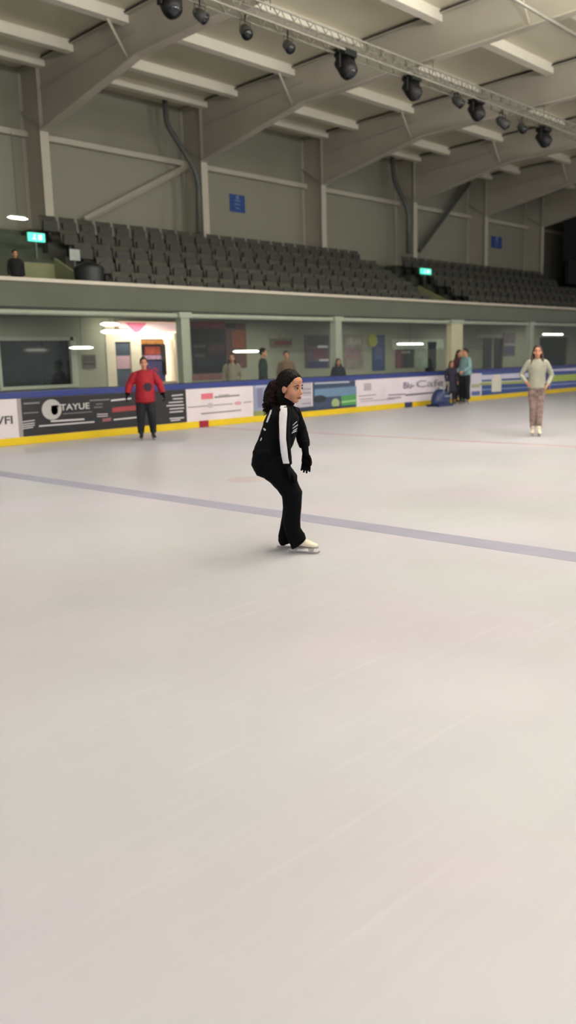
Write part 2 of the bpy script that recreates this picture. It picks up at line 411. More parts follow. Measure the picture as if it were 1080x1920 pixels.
part(MB().prism([(14.55, 2.69), (15.30, 2.69), (15.02, 2.43), (14.86, 2.43)], 1, YW + .09, YW + .101), 'pink_wedge', mat('deep_pink', (224, 104, 136), .5, .08, 2, emit=((230, 110, 140), .45)), hs)
tag(MB().box(15.0, kx1 - .03, YW + .06, YW + .12, 2.24, 2.44).build('light_box', mat('lightbox', (250, 238, 214), .5, .02, 1, emit=((255, 240, 214), 1.2))), 'glowing cream light box above the kiosk menu boards', 'light box')
# kiosk pillars and door
kp = empty('kiosk_front', (14.6, YW, 0)); tag(kp, 'cream kiosk front with narrow glazed door and wide counter opening', 'kiosk')
f_ = MB(); f_.box(13.80, 14.10, YW - .02, YW + .08, 0, 2.72); f_.box(14.62, 14.98, YW - .02, YW + .08, 0, 2.30); f_.box(14.10, 14.98, YW - .01, YW + .08, 2.16, 2.40); f_.box(16.22, 16.45, YW - .02, YW + .08, 0, 2.4)
part(f_, 'frame', mat('kiosk_frame', (206, 194, 170), .5, .04, 1), kp)
part(MB().box(14.10, 14.62, YW + .03, YW + .05, 0, 2.16), 'door', mat('kiosk_door_glass', (70, 78, 88), .3, .25, 2), kp)
part(MB().box(14.14, 14.60, YW + .015, YW + .03, 1.42, 1.78), 'door_notice', mat('notice_pink', (176, 140, 146), .6), kp)
part(MB().box(14.98, 16.22, YW - .02, YW + .35, .95, 1.02), 'counter', mat('counter', (160, 140, 124), .4), kp)
# menu boards / shelves visible in the opening
MX = 15.0
for (a, b, z0, z1, c, nm, lb) in ((15.02, 16.15, 2.10, 2.22, (206, 150, 80), 'menu_board', 'orange strip menu board at the top of the kiosk opening'),
        (15.45, 16.0, 1.80, 2.03, (168, 74, 60), 'menu_board', 'rust red menu board inside the kiosk opening'),
        (15.4, 16.02, 1.66, 1.78, (176, 140, 168), 'menu_board', 'pale mauve menu board under the rust red one'),
        (15.35, 16.15, .9, 1.62, (62, 56, 104), 'display_fridge', 'blue purple drinks display inside the kiosk'),
        (15.05, 15.3, 1.2, 2.0, (190, 160, 190), 'menu_board', 'tall pale lilac poster at the edge of the kiosk opening'),
        (16.02, 16.2, 1.2, 2.1, (48, 50, 62), 'menu_board', 'tall dark slate board at the right edge of the kiosk opening')):
    e = empty(nm, ((a + b) / 2, YW + .5, z0)); tag(e, lb, 'board' if nm == 'menu_board' else 'fridge')
    part(MB().box(a, b, YW + .42 , YW + .50, z0, z1, .005), 'face', mat(nm + '_%d_%d' % (c[0], c[1]), c, .5, .3, 9), e)
    part(MB().box(a + .04, b - .04, YW + .50, YW + .56, z0 + .02, z1 - .02), 'back', M_duct, e)
    if nm == 'display_fridge':
        part(MB().box(a, b, YW + .44, YW + .555, 0, z0), 'base', M_duct, e)
        sm = MB()
        for _ in range(6): 
            xx = a + .1 + random.random() * .5; zz = 1.3 + random.random() * .2; sm.box(xx, xx + .08, YW + .405, YW + .42, zz, zz + .05)
        part(sm, 'packets', mat('red_packets', (190, 44, 64), .5), e)
MBK = MB().box(14.98, 16.22, YW + .56, YW + .62, .0, 2.3).build('partition_panel', mat('kiosk_dark', (70, 60, 84), .6, .2, 2)); tag(MBK, 'dark plum back panel behind the kiosk menu boards', 'panel')

# notices and posters on the walkway wall
def poster(px0, py0, px1, py1, rgb, label, blocks=(), nm='hanging_poster', cat='poster'):
    a = at(px0, (py0 + py1) / 2, 1, YW - .02); b = at(px1, (py0 + py1) / 2, 1, YW - .02)
    zt = at((px0 + px1) / 2, py0, 1, YW - .02).z; zb = at((px0 + px1) / 2, py1, 1, YW - .02).z
    e = empty(nm, ((a.x + b.x) / 2, YW - .01, zb)); tag(e, label, cat, 'posters on the walkway wall')
    part(MB().box(a.x, b.x, YW - .02, YW - .001, zb, zt), 'sheet', mat('sheet_%d_%d_%d' % rgb, rgb, .5, .22, 4), e)
    for i, (u0, v0, u1, v1, c) in enumerate(blocks):
        part(MB().box(a.x + (b.x - a.x) * u0, a.x + (b.x - a.x) * u1, YW - .024 - .001 * i, YW - .019, zt - (zt - zb) * v1, zt - (zt - zb) * v0), 'printed_block', mat('blk_%d_%d_%d' % c, c, .5, .2, 6), e)
poster(155, 665, 180, 691, (96, 92, 84), 'small framed notice beside the dark walkway window', ((.1, .1, .9, .45, (82, 70, 68)), (.1, .6, .9, .72, (60, 58, 54))), 'notice_sign', 'notice')
poster(360, 603, 424, 700, (22, 18, 22), 'large black poster with dull pink bands beside the kiosk', ((0, 0, 1, .13, (128, 52, 66)), (.45, .42, .95, .62, (74, 46, 54)), (.05, .44, .4, .5, (80, 76, 76)), (.05, .62, .35, .68, (66, 66, 70)), (.1, .72, 1, .9, (20, 24, 36))))
poster(356, 701, 430, 712, (128, 84, 84), 'dull pink ledge panel under the large black poster', (), 'wall_panel', 'panel')
poster(424, 606, 462, 690, (98, 66, 62), 'tall brown poster with orange glow beside the black one', ((.3, .15, .95, .55, (150, 76, 50)), (.0, .0, .5, .12, (24, 18, 20))))
poster(506, 627, 548, 652, (116, 104, 92), 'small cream poster with red band above the walkway people', ((.2, .5, .95, .78, (118, 44, 44)), (0, .0, 1, .3, (150, 146, 126))))
poster(572, 627, 618, 690, (96, 82, 92), 'mauve and navy film poster between two balcony posts', ((.1, .05, .95, .35, (66, 52, 66)), (.3, .45, .8, .7, (112, 66, 84)), (.5, .33, .92, .40, (206, 206, 206)), (.55, .74, .95, .80, (200, 198, 190)), (.1, .8, .9, 1, (56, 60, 92))))
poster(645, 627, 681, 692, (132, 122, 116), 'faded pinkish poster right beside a pale balcony post', ((.1, .1, .9, .3, (150, 146, 136)), (.15, .4, .85, .7, (136, 108, 112))))
poster(698, 628, 722, 695, (52, 68, 116), 'narrow blue poster with yellow disc at its top', ((.2, .35, .8, .7, (74, 86, 128)),))
yd = at(699, 638, 1, YW - .03)
tag(MB().prism([(yd.x + .27 * math.cos(t * PI / 16), yd.z + .24 * math.sin(t * PI / 16)) for t in range(32)], 1, YW - .035, YW - .019).build('round_sign', mat('yellow_disc', (176, 172, 60), .5, .05, 3)), 'round yellow sign at the top of the narrow blue poster', 'sign')
poster(742, 655, 776, 690, (38, 48, 44), 'dark green display board with pinkish edge below a bright reflection', ((0, 0, .3, 1, (112, 62, 72)), (.3, .1, .8, .2, (160, 150, 144)), (.48, .3, .62, 1, (10, 10, 12))))
poster(735, 636, 832, 655, (178, 190, 170), 'pale green illuminated panel above the walkway display board', (), 'wall_panel', 'panel')
poster(778, 655, 802, 690, (156, 168, 150), 'pale green strip panel beside the dark doorway', (), 'wall_panel', 'panel')
poster(802, 641, 818, 692, (24, 32, 34), 'narrow dark doorway panel beside the cream column', (), 'door_panel', 'door')
poster(906, 634, 922, 690, (34, 44, 50), 'narrow dark door panel with pale lintel, beyond the cream column', (), 'door_panel', 'door')
poster(896, 627, 940, 633, (168, 170, 152), 'pale lintel strip above the narrow dark door', (), 'wall_panel', 'panel')
poster(944, 624, 966, 668, (110, 92, 98), 'small faded mauve poster between the door and a post', ((.1, .6, .9, .9, (76, 80, 104)), (.0, .45, 1, .55, (146, 144, 140))))
part_w = empty('window_2', (40, YW, .9)); tag(part_w, 'dark window with pale top frame at the far end of the walkway', 'window', kind='structure')
part(MB().box(38.4, 41.4, YW + .1, YW + .12, .9, 2.3), 'pane', MATS['dark_pane'], part_w)
part(MB().box(38.2, 41.6, YW - .03, YW + .05, 2.3, 2.38), 'frame', M_pipe, part_w)
for nm, hx in (('door_1', (34.2, 35.0, 2.25)), ('door_2', (28.9, 29.7, 2.2))):
    d = empty(nm, (hx[0], YW, 0)); tag(d, 'dark door in the walkway wall' + (' near the far end' if nm == 'door_1' else ' beyond the cream column'), 'door', kind='structure')
    part(MB().box(hx[0], hx[1], YW + .08, YW + .12, 0, hx[2]), 'leaf_panel', mat('door_dark', (28, 34, 36), .5, .1, 2), d)
    part(MB().box(hx[0] + .05, hx[0] + .09, YW + .02, YW + .08, .95, 1.1), 'handle', M_steel, d)

# glass reflections built as hung glowing tubes, and the kiosk's own linear lights
M_lamp_refl = mat('lamp_reflection_glow', (255, 252, 236), .5, .01, 1, emit=((255, 250, 232), 7))
def light_or_reflection(px0, px1, py, Y, label, th=.03, stem=2.80, group='linear lights over the walkway'):
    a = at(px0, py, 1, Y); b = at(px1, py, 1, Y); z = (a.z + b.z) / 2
    e = empty('lamp_or_reflection', ((a.x + b.x) / 2, Y, z)); tag(e, label, 'light', group)
    part(MB().tube([(a.x, Y, z), (a.x + .12, Y, z), (b.x - .12, Y, z), (b.x, Y, z)], [.006, th, th, .006], 10), 'tube', M_lamp_refl, e, True)
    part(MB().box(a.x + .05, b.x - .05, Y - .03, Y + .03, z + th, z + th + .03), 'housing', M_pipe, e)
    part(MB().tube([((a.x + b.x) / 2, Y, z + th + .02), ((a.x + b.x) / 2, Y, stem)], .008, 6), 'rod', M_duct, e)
light_or_reflection(130, 175, 652, 19.0, 'thin bright glass reflection built as a glowing tube before the dark window')
light_or_reflection(437, 486, 659, 18.6, 'thin bright glass reflection built as a glowing tube between brown poster and walkway people')
light_or_reflection(744, 794, 645, 19.0, 'thin bright glass reflection built as a glowing tube in front of the pale green panel')
light_or_reflection(1017, 1056, 627, 19.0, 'thin bright glass reflection built as a glowing tube before the far walkway window')
light_or_reflection(188, 224, 608, 19.6, 'short bright linear light, upper one of two at the kiosk', .045)
light_or_reflection(189, 244, 622, 19.4, 'long bright linear light, lower one of two at the kiosk', .05)

# ------------------------------------------------------------------ upper stand: stepped tiers with seats
def bt(i): return 3.86 + .44 * i          # top of the seat backs in row i
def ry(i): return 18.4 + .8 * i           # back of row i
def tier(x0, x1, name, label):
    poly = [(17.45, 2.85)]
    z = bt(0) - .82
    poly.append((17.45, z))
    for i in range(5):
        yb = ry(i) + .18
        poly.append((yb, bt(i) - .82)); poly.append((yb, bt(i + 1) - .82))
    poly.append((23.0, bt(5) - .82)); poly.append((23.0, 2.85))
    o = MB().prism(poly, 0, x0, x1).build(name, M_tier)
    tag(o, label, 'grandstand', kind='structure'); return o
tier(-2, 10.2, 'stand_tier', 'stepped dark concrete tier at the near end')
tier(12.85, 27.35, 'stand_tier', 'stepped dark concrete tier between the two stair openings')
tier(29.35, 60, 'stand_tier', 'stepped dark concrete tier beyond the second stair opening')
# stair openings
for k, (x0, x1) in enumerate(((10.2, 12.85), (27.35, 29.35))):
    nf = 'near' if k == 0 else 'far'
    st = MB(); st.box(x0 + .02, x1 - .02, 17.5, 20.6, 2.86, 2.95)
    st.box(x0 + .02, x1 - .02, 20.6, 22.98, 2.86, 4.3)
    for i in range(5): st.box(x0 + .02, x1 - .02, 20.9 + .35 * i, 22.98, 4.3, 4.5 + .19 * i)
    tag(st.build('staircase', mat('stair_concrete', (70, 78, 62), .8, .15, 2)), 'dark greenish concrete steps in the ' + nf + ' stair opening of the stand', 'stairs')
    for side, xx in (('far', x1 - .11), ('near', x0 + .025)):
        sw = MB(); sw.prism([(17.5, 2.955), (17.5, 3.12), (18.4, 3.3), (20.58, 4.35), (20.58, 2.955)], 0, xx, xx + .085)
        tag(sw.build('stair_cheek', mat('cheek_wall', (136, 140, 104), .7, .1, 1.4)), 'pale green grey sloping side wall on the ' + side + ' side of the ' + nf + ' stair opening', 'side wall')

def make_seat():
    e = empty('stadium_seat')
    q = MB(); W_ = .255; seg = 8
    top, bot = .80, .40
    rows = []
    for s_ in (0, 1):
        for (z, yo) in ((bot, -.06), (.6, -.02), (top, .03)):
            rows.append([q.bm.verts.new((W_ * (-1 + 2 * t / seg) * (1 if z < .75 else .94), yo + .05 * (-(abs(-1 + 2 * t / seg)) ** 2) + (.03 if s_ else 0), z)) for t in range(seg + 1)])
    for s_ in (0, 3):
        for a in (0, 1):
            for t in range(seg):
                q.bm.faces.new((rows[s_ + a][t], rows[s_ + a][t + 1], rows[s_ + a + 1][t + 1], rows[s_ + a + 1][t]))
    for t in range(seg):
        q.bm.faces.new((rows[2][t], rows[2][t + 1], rows[5][t + 1], rows[5][t])); q.bm.faces.new((rows[0][t], rows[0][t + 1], rows[3][t + 1], rows[3][t]))
    for a in (0, 1):
        for t in (0, seg): q.bm.faces.new((rows[a][t], rows[a + 1][t], rows[4 + a][t], rows[3 + a][t]))
    q.build('backrest', M_seat, e, True)
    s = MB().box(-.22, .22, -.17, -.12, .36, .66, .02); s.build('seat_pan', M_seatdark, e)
    l = MB().box(-.04, .04, -.10, .03, 0.001, .42); l.box(-.2, .2, -.12, -.04, .36, .40); l.build('bracket', M_black, e)
    return e
proto = make_seat(); first = True
def seat_row(i, x0, x1, where, base):
    global first
    n = int((x1 - x0) / .6)
    rown = ['lowest', 'second', 'third', 'fourth', 'topmost'][i]
    for k in range(n):
        if first: o = proto; first = False
        else: o = copy_tree(proto)
        o.location = (x0 + .3 + .6 * k, ry(i), bt(i) - .82)
        tag(o, 'grey tip-up seat, number %d along the %s row of the %s seat block' % (k + 1, rown, where), 'seat', 'grey seats in the %s row of the %s block' % (rown, where))
for i in range(5):
    if i < 3: seat_row(i, 7.2 + (.9 if i else 1.2), 10.2, 'near', 0)
    seat_row(i, 12.95 + (.1 if i % 2 else 0), 27.3, 'middle', 0)
    seat_row(i, 29.45, 29.45 + .6 * (29 if i < 3 else 20), 'far', 0)

# exit signs
M_exit = mat('exit_glow', (70, 200, 170), .4, .03, 2, emit=((80, 225, 190), 1.3))
for k, (px, py, Y, lb) in enumerate(((68, 445, 20.56, 'small glowing green exit sign in the near stair opening'), (798, 509, 20.56, 'glowing green exit sign in the far stair opening'))):
    c = at(px, py, 1, Y); wd = .24 if k == 0 else .36
    e = empty('exit_sign', c); tag(e, lb, 'exit sign', 'exit signs in the stair openings')
    part(MB().box(c.x - wd, c.x + wd, Y - .03, Y + .03, c.z - .11, c.z + .11, .008), 'light_box', M_exit, e)
    part(MB().box(c.x - .03, c.x + .03, Y + .03, Y + .07, min(4.3, c.z - .3), c.z + .05), 'post', M_duct, e)
    mn = MB(); mn.ell((c.x - wd * .25, Y - .032, c.z + .055), (.018, .004, .018), seg=8); mn.tube([(c.x - wd * .25, Y - .033, c.z + .035), (c.x - wd * .32, Y - .033, c.z - .02), (c.x - wd * .1, Y - .033, c.z - .07)], .011, 6); mn.tube([(c.x - wd * .32, Y - .033, c.z - .02), (c.x - wd * .55, Y - .033, c.z - .06)], .010, 6); mn.box(c.x + wd * .2, c.x + wd * .6, Y - .034, Y - .029, c.z - .06, c.z + .06)
    part(mn, 'running_figure_symbol', mat('exit_white', (220, 250, 240), .4, .01, 1, emit=((230, 255, 245), 1.5)), e)
pa = at(44, 470, 1, 20.57); pb = at(112, 520, 1, 20.57)
tag(MB().box(pa.x, pb.x, 20.57, 20.598, 2.96, 4.2).build('side_panel_board', MATS['cheek_wall']), 'pale green wall board at the back of the near stair opening', 'wall board')
# reflection built as a lamp, small light panel and bin near the stair opening
light_or_reflection(14, 52, 409, 21.5, 'thin bright reflection built as a glowing tube above the near stair opening', .035, 7.6, 'reflection built as a glowing tube over the stand')
pb = at(140, 478, 1, 18.25)
e = empty('notice', pb); tag(e, 'small pale grey square notice on a stand at the near end of the lowest seats', 'notice')
part(MB().box(pb.x - .14, pb.x + .14, 18.24, 18.26, pb.z - .13, pb.z + .13), 'sheet', mat('pale_notice', (150, 158, 152), .5), e)
part(MB().box(pb.x - .02, pb.x + .02, 18.26, 18.29, bt(0) - .82, pb.z + .1), 'stand', M_duct, e)
bb = at(166, 500, 1, 17.85)
tag(MB().box(bb.x - .4, bb.x + .4, 17.5, 18.2, 2.952, 2.99).build('rubber_mat', M_rubber), 'small dark mat under the round bin by the parapet', 'mat')
e = empty('drum_bin', (bb.x, 17.85, 3.04)); tag(e, 'dark round bin behind the parapet below the small pale notice', 'bin')
part(MB().tube([(bb.x, 17.85, 2.99 + .135), (bb.x, 17.85, 3.2), (bb.x, 17.85, 3.8), (bb.x, 17.85, 3.84)], [.30, .32, .36, .34], 24), 'drum', mat('bin_dark', (16, 24, 22), .5, .2, 4), e, True)
part(MB().tube([(bb.x, 17.85, 3.83), (bb.x, 17.85, 3.93)], [.33, .16], 24), 'lid', M_black, e, True)

# ------------------------------------------------------------------ upper wall, girts, portal frames, roof
YI, YO = 22.0, 23.0      # inner flange of the columns, cladding
m = MB().box(-2, 60, YO, YO + .12, 2.8, 10.6)
tag(m.build('wall_back', M_clad), 'pale grey green clad wall behind the stand', 'wall', kind='structure')
jl = MB()
for x in range(-1, 46): pass
def ztop(y): return 9.66 + (21.8 - y) * .02
def zbot(y): return 8.80 + max(0, (17.6 - y)) * .02
tag(MB().prism([(YO + .2, 9.74), (YO + .2, 9.86), (-14, ztop(-14) + .2), (-14, ztop(-14) + .08)], 0, -4, 62).build('ceiling', M_roof), 'cream roof sheeting over the rink', 'ceiling', kind='structure')
FX = [1.9, 7.75, 13.6, 19.4, 25.25, 31.1, 36.8, 42.3, 48.0]
for k, x in enumerate(FX):
    e = empty('portal_frame', (x, YI, 0)); tag(e, 'pale steel portal frame across the roof, %s from the near end' % ordn[k], 'steel frame', 'portal frames', kind='structure')
    # column: inner flange, web, outer flange
    part(MB().box(x - .13, x + .13, YI, YI + .03, 4.6, 7.96), 'column_flange', M_white, e)
    part(MB().box(x - .012, x + .012, YI + .03, YO - .03, 4.6, 7.94), 'column_web', M_web, e)
    part(MB().box(x - .13, x + .13, YO - .03, YO - .002, 4.6, 9.7), 'outer_flange', M_web, e)
    # rafter
    ys = [YI, 17.6, 12, 6, 0, -6, -14]
    low = [(YI, 7.94)] + [(y, zbot(y)) for y in ys[1:]]
    top = [(y, ztop(y)) for y in reversed([YO - .03, 17.6, 12, 6, 0, -6, -14])]
    part(MB().prism(low + top + [(YO - .03, 7.94)], 0, x - .012, x + .012), 'rafter_web', M_web, e)
    bf = MB()
    for (a, b) in zip(low, low[1:]):
        bf.prism([(a[0], a[1]), (b[0], b[1]), (b[0], b[1] - .035), (a[0], a[1] - .035)], 0, x - .13, x + .13)
    part(bf, 'rafter_flange', M_white, e)
    part(MB().prism([(YO - .03, ztop(YO)), (-14, ztop(-14)), (-14, ztop(-14) + .03), (YO - .03, ztop(YO) + .03)], 0, x - .13, x + .13), 'top_flange', M_web, e)
    gp = MB(); PY = [21.85, 20.45, 18.05, 15.55, 13.05, 10.55, 8.05, 5.55, 3.05]
    for a, b in zip(PY, PY[1:]):
        gp.prism([(a - .14, ztop(a) + .03), (b + .14, ztop(b) + .03), (b + .14, ztop(b) + .055), (a - .14, ztop(a) + .055)], 0, x - .15, x + .15)
    part(gp, 'joint_gap', M_gap, e)
    stf = MB(); stf.box(x - .12, x + .12, YI + .01, YI + .03, 7.94, 9.62); stf.prism([(YI, 7.93), (YO - .03, 8.62), (YO - .03, 8.60), (YI, 7.91)], 0, x - .12, x + .12)
    stf.prism([(YI, 9.0), (17.6, 9.35), (17.6, 9.33), (YI, 8.98)], 0, x - .05, x + .05)
    part(stf, 'stiffener', M_web, e)
    fb = MB()
    for y in (18.05, 10.55, 5.55):
        for s in (-1, 1):
            fb.prism([(x + s * .013, zbot(y) + .1), (x + s * .55, ztop(y) - .05), (x + s * .65, ztop(y) - .05), (x + s * .013, zbot(y) - .0)], 1, y - .006, y + .006)
    part(fb, 'fly_brace', M_white, e)
for j, y in enumerate((21.85, 20.45, 18.05, 15.55, 13.05, 10.55, 8.05, 5.55, 3.05, .55)):
    z = ztop(y) + .06
    tag(MB().box(-4, 62, y - .13, y + .13, z - .22, z + .09).build('roof_purlin', M_purlin), 'pale roof purlin running the length of the hall, %s from the wall' % ordn[j], 'roof beam', 'roof purlins', kind='structure')
for k in range(len(FX) - 1):
    g = MB().box(FX[k] + .02, FX[k + 1] - .02, YO - .20, YO - .002, 7.90, 8.06)
    tag(g.build('wall_girt', M_white), 'pale horizontal wall rail between portal frames, %s bay' % ordn[k], 'wall rail', 'wall rails', kind='structure')
def brace(p0, p1, w, mm, label, nm='diagonal_brace'):
    q = MB().tube([p0, p1], [(w, w), (w, w)], 4, side=(0, 1, 0)); o = q.build(nm, mm); tag(o, label, 'brace'); return o
brace(at(160, 412, 1, 22.8), at(352, 312, 1, 22.8), .10, M_white, 'pale diagonal wall brace above the middle seat block')
brace(at(786, 470, 1, 22.6), at(880, 343, 1, 22.6), .12, M_duct, 'dark diagonal wall brace beyond the far stair opening')
def duct(pts, r, label):
    o = MB().tube(pts, r, 12).build('downpipe', M_duct, smooth=True); tag(o, label, 'pipe')
def fillet(P):
    out = [P[0]]
    for a, b, c in zip(P, P[1:], P[2:]):
        out += [b + (a - b).normalized() * .18, b + (a - b).normalized() * .05 + (c - b).normalized() * .05, b + (c - b).normalized() * .18]
    return out + [P[-1]]
duct(fillet([at(309, 186, 1, 22.3), at(312, 232, 1, 22.3), at(364, 315, 1, 21.86), at(372, 345, 1, 21.84), at(373, 436, 1, 21.84)]), .085, 'dark downpipe bending down the wall to the frame beside the blue sign')
duct(fillet([at(735, 290, 1, 22.3), at(740, 340, 1, 22.3), at(762, 385, 1, 21.86), at(766, 402, 1, 21.84), at(766, 474, 1, 21.84)]), .10, 'dark downpipe bending down the wall above the far stair opening')
# blue signs on the wall
for (a, b, lb) in (((431, 363), (460, 400), 'blue sign with pale symbols high on the wall above the middle seats'), ((922, 442), (941, 467), 'small blue sign high on the wall above the far seats')):
    A = at(a[0], a[1], 1, YO - .03); B = at(b[0], b[1], 1, YO - .03)
    e = empty('wall_sign', (A.x, YO - .03, B.z)); tag(e, lb, 'sign', 'blue wall signs')
    part(MB().box(A.x, B.x, YO - .03, YO - .001, B.z, A.z), 'plate', mat('sign_blue', (36, 72, 136), .45, .1, 3), e)
    wq, hq = B.x - A.x, A.z - B.z
    sy = MB(); sy.box(A.x + wq * .3, A.x + wq * .7, YO - .036, YO - .029, B.z + hq * .62, B.z + hq * .68); sy.box(A.x + wq * .28, A.x + wq * .66, YO - .036, YO - .029, B.z + hq * .42, B.z + hq * .48); sy.tube([(A.x + wq * .5, YO - .036, B.z + hq * .85), (A.x + wq * .5, YO - .030, B.z + hq * .85)], wq * .1, 12); sy.box(A.x + wq * .35, A.x + wq * .6, YO - .036, YO - .029, B.z + hq * .2, B.z + hq * .26)
    part(sy, 'symbols', mat('sign_pale', (116, 138, 166), .5), e)
# dark curtain at the far end
cu = MB(); n = 60; A0 = at(1022, 470, 1, 21.8); x0 = A0.x + 1.0
ring = []
for i in range(n + 1):
    x = x0 + 12 * i / n; ring.append((x, 21.3 + .12 * math.sin(i * 1.3)))
prev = None
for (x, y) in ring:
    a = cu.bm.verts.new((x, y, 4.7)); b = cu.bm.verts.new((x, y, 8.6))
    if prev: cu.bm.faces.new((prev[0], a, b, prev[1]))
    prev = (a, b)
tag(cu.build('stage_curtain', mat('curtain_black', (14, 14, 18), .9, .2, 3)), 'black curtain hanging at the far end of the stand', 'curtain')
tag(MB().box(x0 - .5, x0 + 11, 20.7, 20.95, 5.0, 6.2, .02).build('control_booth', mat('booth_black', (9, 9, 12), .6)), 'low black booth in front of the far black curtain', 'booth')
tag(MB().box(56, 56.2, 8, 23, 0, 10.2).build('wall_far', mat('far_wall', (60, 58, 52), .8)), 'dim far end wall of the hall', 'wall', kind='structure')

# ------------------------------------------------------------------ lighting truss and lamps
TY = 13.2
def on_truss(px, py): return at(px, py, 1, TY)
tr = empty('lighting_truss', (20, TY, 8.4)); tag(tr, 'long pale box lighting truss hung below the roof frames', 'truss')
tz = 8.42; ch = MB(); lat = MB()
for dy in (-.15, .15):
    for dz in (-.15, .15): ch.tube([(-2, TY + dy, tz + dz), (48, TY + dy, tz + dz)], .025, 8)
x = -2
while x < 48:
    for dy in (-.15, .15):
        lat.tube([(x, TY + dy, tz - .15), (x + .25, TY + dy, tz + .15)], .011, 5); lat.tube([(x + .25, TY + dy, tz + .15), (x + .5, TY + dy, tz - .15)], .011, 5)
    for dz in (-.15, .15): lat.tube([(x, TY - .15, tz + dz), (x + .5, TY + .15, tz + dz)], .011, 5)
    x += .5
part(ch, 'chord', M_truss, tr, True); part(lat, 'lattice', M_truss, tr)
hg = MB()
for fx in FX: hg.tube([(fx, TY, tz + .15), (fx, TY, zbot(TY) - .03)], .012, 6)
part(hg, 'hanger', M_duct, tr)

def make_lamp(kind, x, z, size, yaw, label, grp):
    """moving-head spot or small par can, hanging from the truss at x"""
    e = empty('spotlight', (x, TY, tz - .15)); tag(e, label, 'spotlight', grp)
    L0 = (x, TY, tz - .15)
    def P(mb, nm, mm, sm=False): return rel(mb.build(nm, mm, e, sm), L0)
    bz = tz - .18
    P(MB().tube([(x, TY, tz - .12), (x, TY, z + size * .6)], .018, 8), 'hook', M_black)
    if kind == 'head':
        P(MB().box(x - size * .5, x + size * .5, TY - size * .42, TY + size * .42, z + size * .42, z + size * .75, .02), 'base', M_black)
        y_ = MB(); y_.box(x - size * .66, x - size * .54, TY - size * .15, TY + size * .15, z - size * .2, z + size * .55, .01); y_.box(x + size * .54, x + size * .66, TY - size * .15, TY + size * .15, z - size * .2, z + size * .55, .01)
        y_.box(x - size * .66, x + size * .66, TY - size * .12, TY + size * .12, z + size * .44, z + size * .56)
        P(y_, 'yoke', M_black)
        d = V((math.sin(yaw) * .5, -math.cos(yaw) * .5, -.7)).normalized(); c = V((x, TY, z))
        P(MB().tube([c - d * size * .5, c - d * size * .42, c + d * size * .3, c + d * size * .55], [size * .34, size * .46, size * .5, size * .44], 18), 'lamp_head', M_black, True)
        P(MB().tube([c + d * size * .56, c + d * size * .62], [size * .36, size * .34], 18), 'lens', M_lens, True)
    else:
        d = V((math.sin(yaw) * .6, -math.cos(yaw) * .6, -.5)).normalized(); c = V((x, TY, z))
        gm = mat('par_grey', (58, 58, 54), .5)
        y_ = MB(); y_.tube([(x - size * .55, TY, z), (x - size * .55, TY, z + size * .7), (x + size * .55, TY, z + size * .7), (x + size * .55, TY, z)], .012, 6); P(y_, 'yoke', gm)
        P(MB().tube([c - d * size * .6, c - d * size * .3, c + d * size * .6], [size * .25, size * .42, size * .48], 14), 'can', gm, True)
        P(MB().tube([c + d * size * .62, c + d * size * .64], [size * .42, size * .42], 14), 'lens', M_lens, True)
LP = [(318, 6, 'head', .39), (375, 28, 'par', .24), (460, 58, 'par', .26), (540, 86, 'par', .24), (648, 124, 'head', .42), (772, 167, 'head', .40), (858, 190, 'par', .26), (893, 208, 'head', .39), (942, 229, 'par', .30), (978, 239, 'par', .26), (1019, 259, 'head', .40)]
hc = ['first', 'second', 'third', 'fourth', 'fifth']
nh = npz = 0
for (px, py, kd, sz) in LP:
    p = on_truss(px, py)
    if kd == 'head': lb = 'large black moving-head stage lamp, %s large one along the truss' % hc[nh]; nh += 1
    else: lb = 'small grey stage lamp can, %s small one along the truss' % (hc + ['sixth', 'seventh'])[npz]; npz += 1
    make_lamp(kd, p.x, min(p.z, tz - .3), sz, random.uniform(-.6, .6), lb, 'stage lamps on the truss')
# thin roof tie at upper right
a = at(950, -10, 2, 8.75); b = at(1100, 78, 2, 8.75)
tag(MB().tube([a, b], .04, 8).build('roof_tie', M_truss, smooth=True), 'thin grey tie rod crossing below the roof near the top corner', 'rod')

#PEOPLE_START#
# ------------------------------------------------------------------ people
def local(mb, M, fn):
    n = len(mb.bm.verts); fn(mb); mb.bm.verts.ensure_lookup_table()
    for v in mb.bm.verts[n:]: v.co = M @ v.co

def head_shape(mb, M, detail=True):
    """head looking along +x, +z up, origin between the ears; about 0.23 m tall"""
    def f(q):
        q.ell((-.012, 0, .036), (.093, .074, .086))
        q.ell((.030, 0, -.028), (.060, .058, .078))
        q.ell((.050, 0, -.086), (.030, .032, .024))
        q.ell((.012, 0, -.062), (.050, .052, .040))
        for s in (-1, 1):
            q.ell((.050, s * .033, -.034), (.032, .026, .032))
            q.ell((-.004, s * .073, -.010), (.020, .012, .031)); q.ell((-.002, s * .079, -.002), (.014, .009, .018))
        q.ell((.066, 0, .024), (.020, .050, .018)); q.ell((.058, 0, .056), (.030, .052, .034))
        q.tube([(.080, 0, .014), (.092, 0, -.010), (.105, 0, -.030), (.098, 0, -.038)], [(.008, .010), (.009, .010), (.013, .010), (.012, .006)], 12, side=(0, 1, 0))
        for s in (-1, 1): q.ell((.094, s * .011, -.035), (.010, .008, .007))
        q.ell((.086, 0, -.058), (.010, .022, .007)); q.ell((.084, 0, -.069), (.010, .019, .008))
    local(mb, M, f)

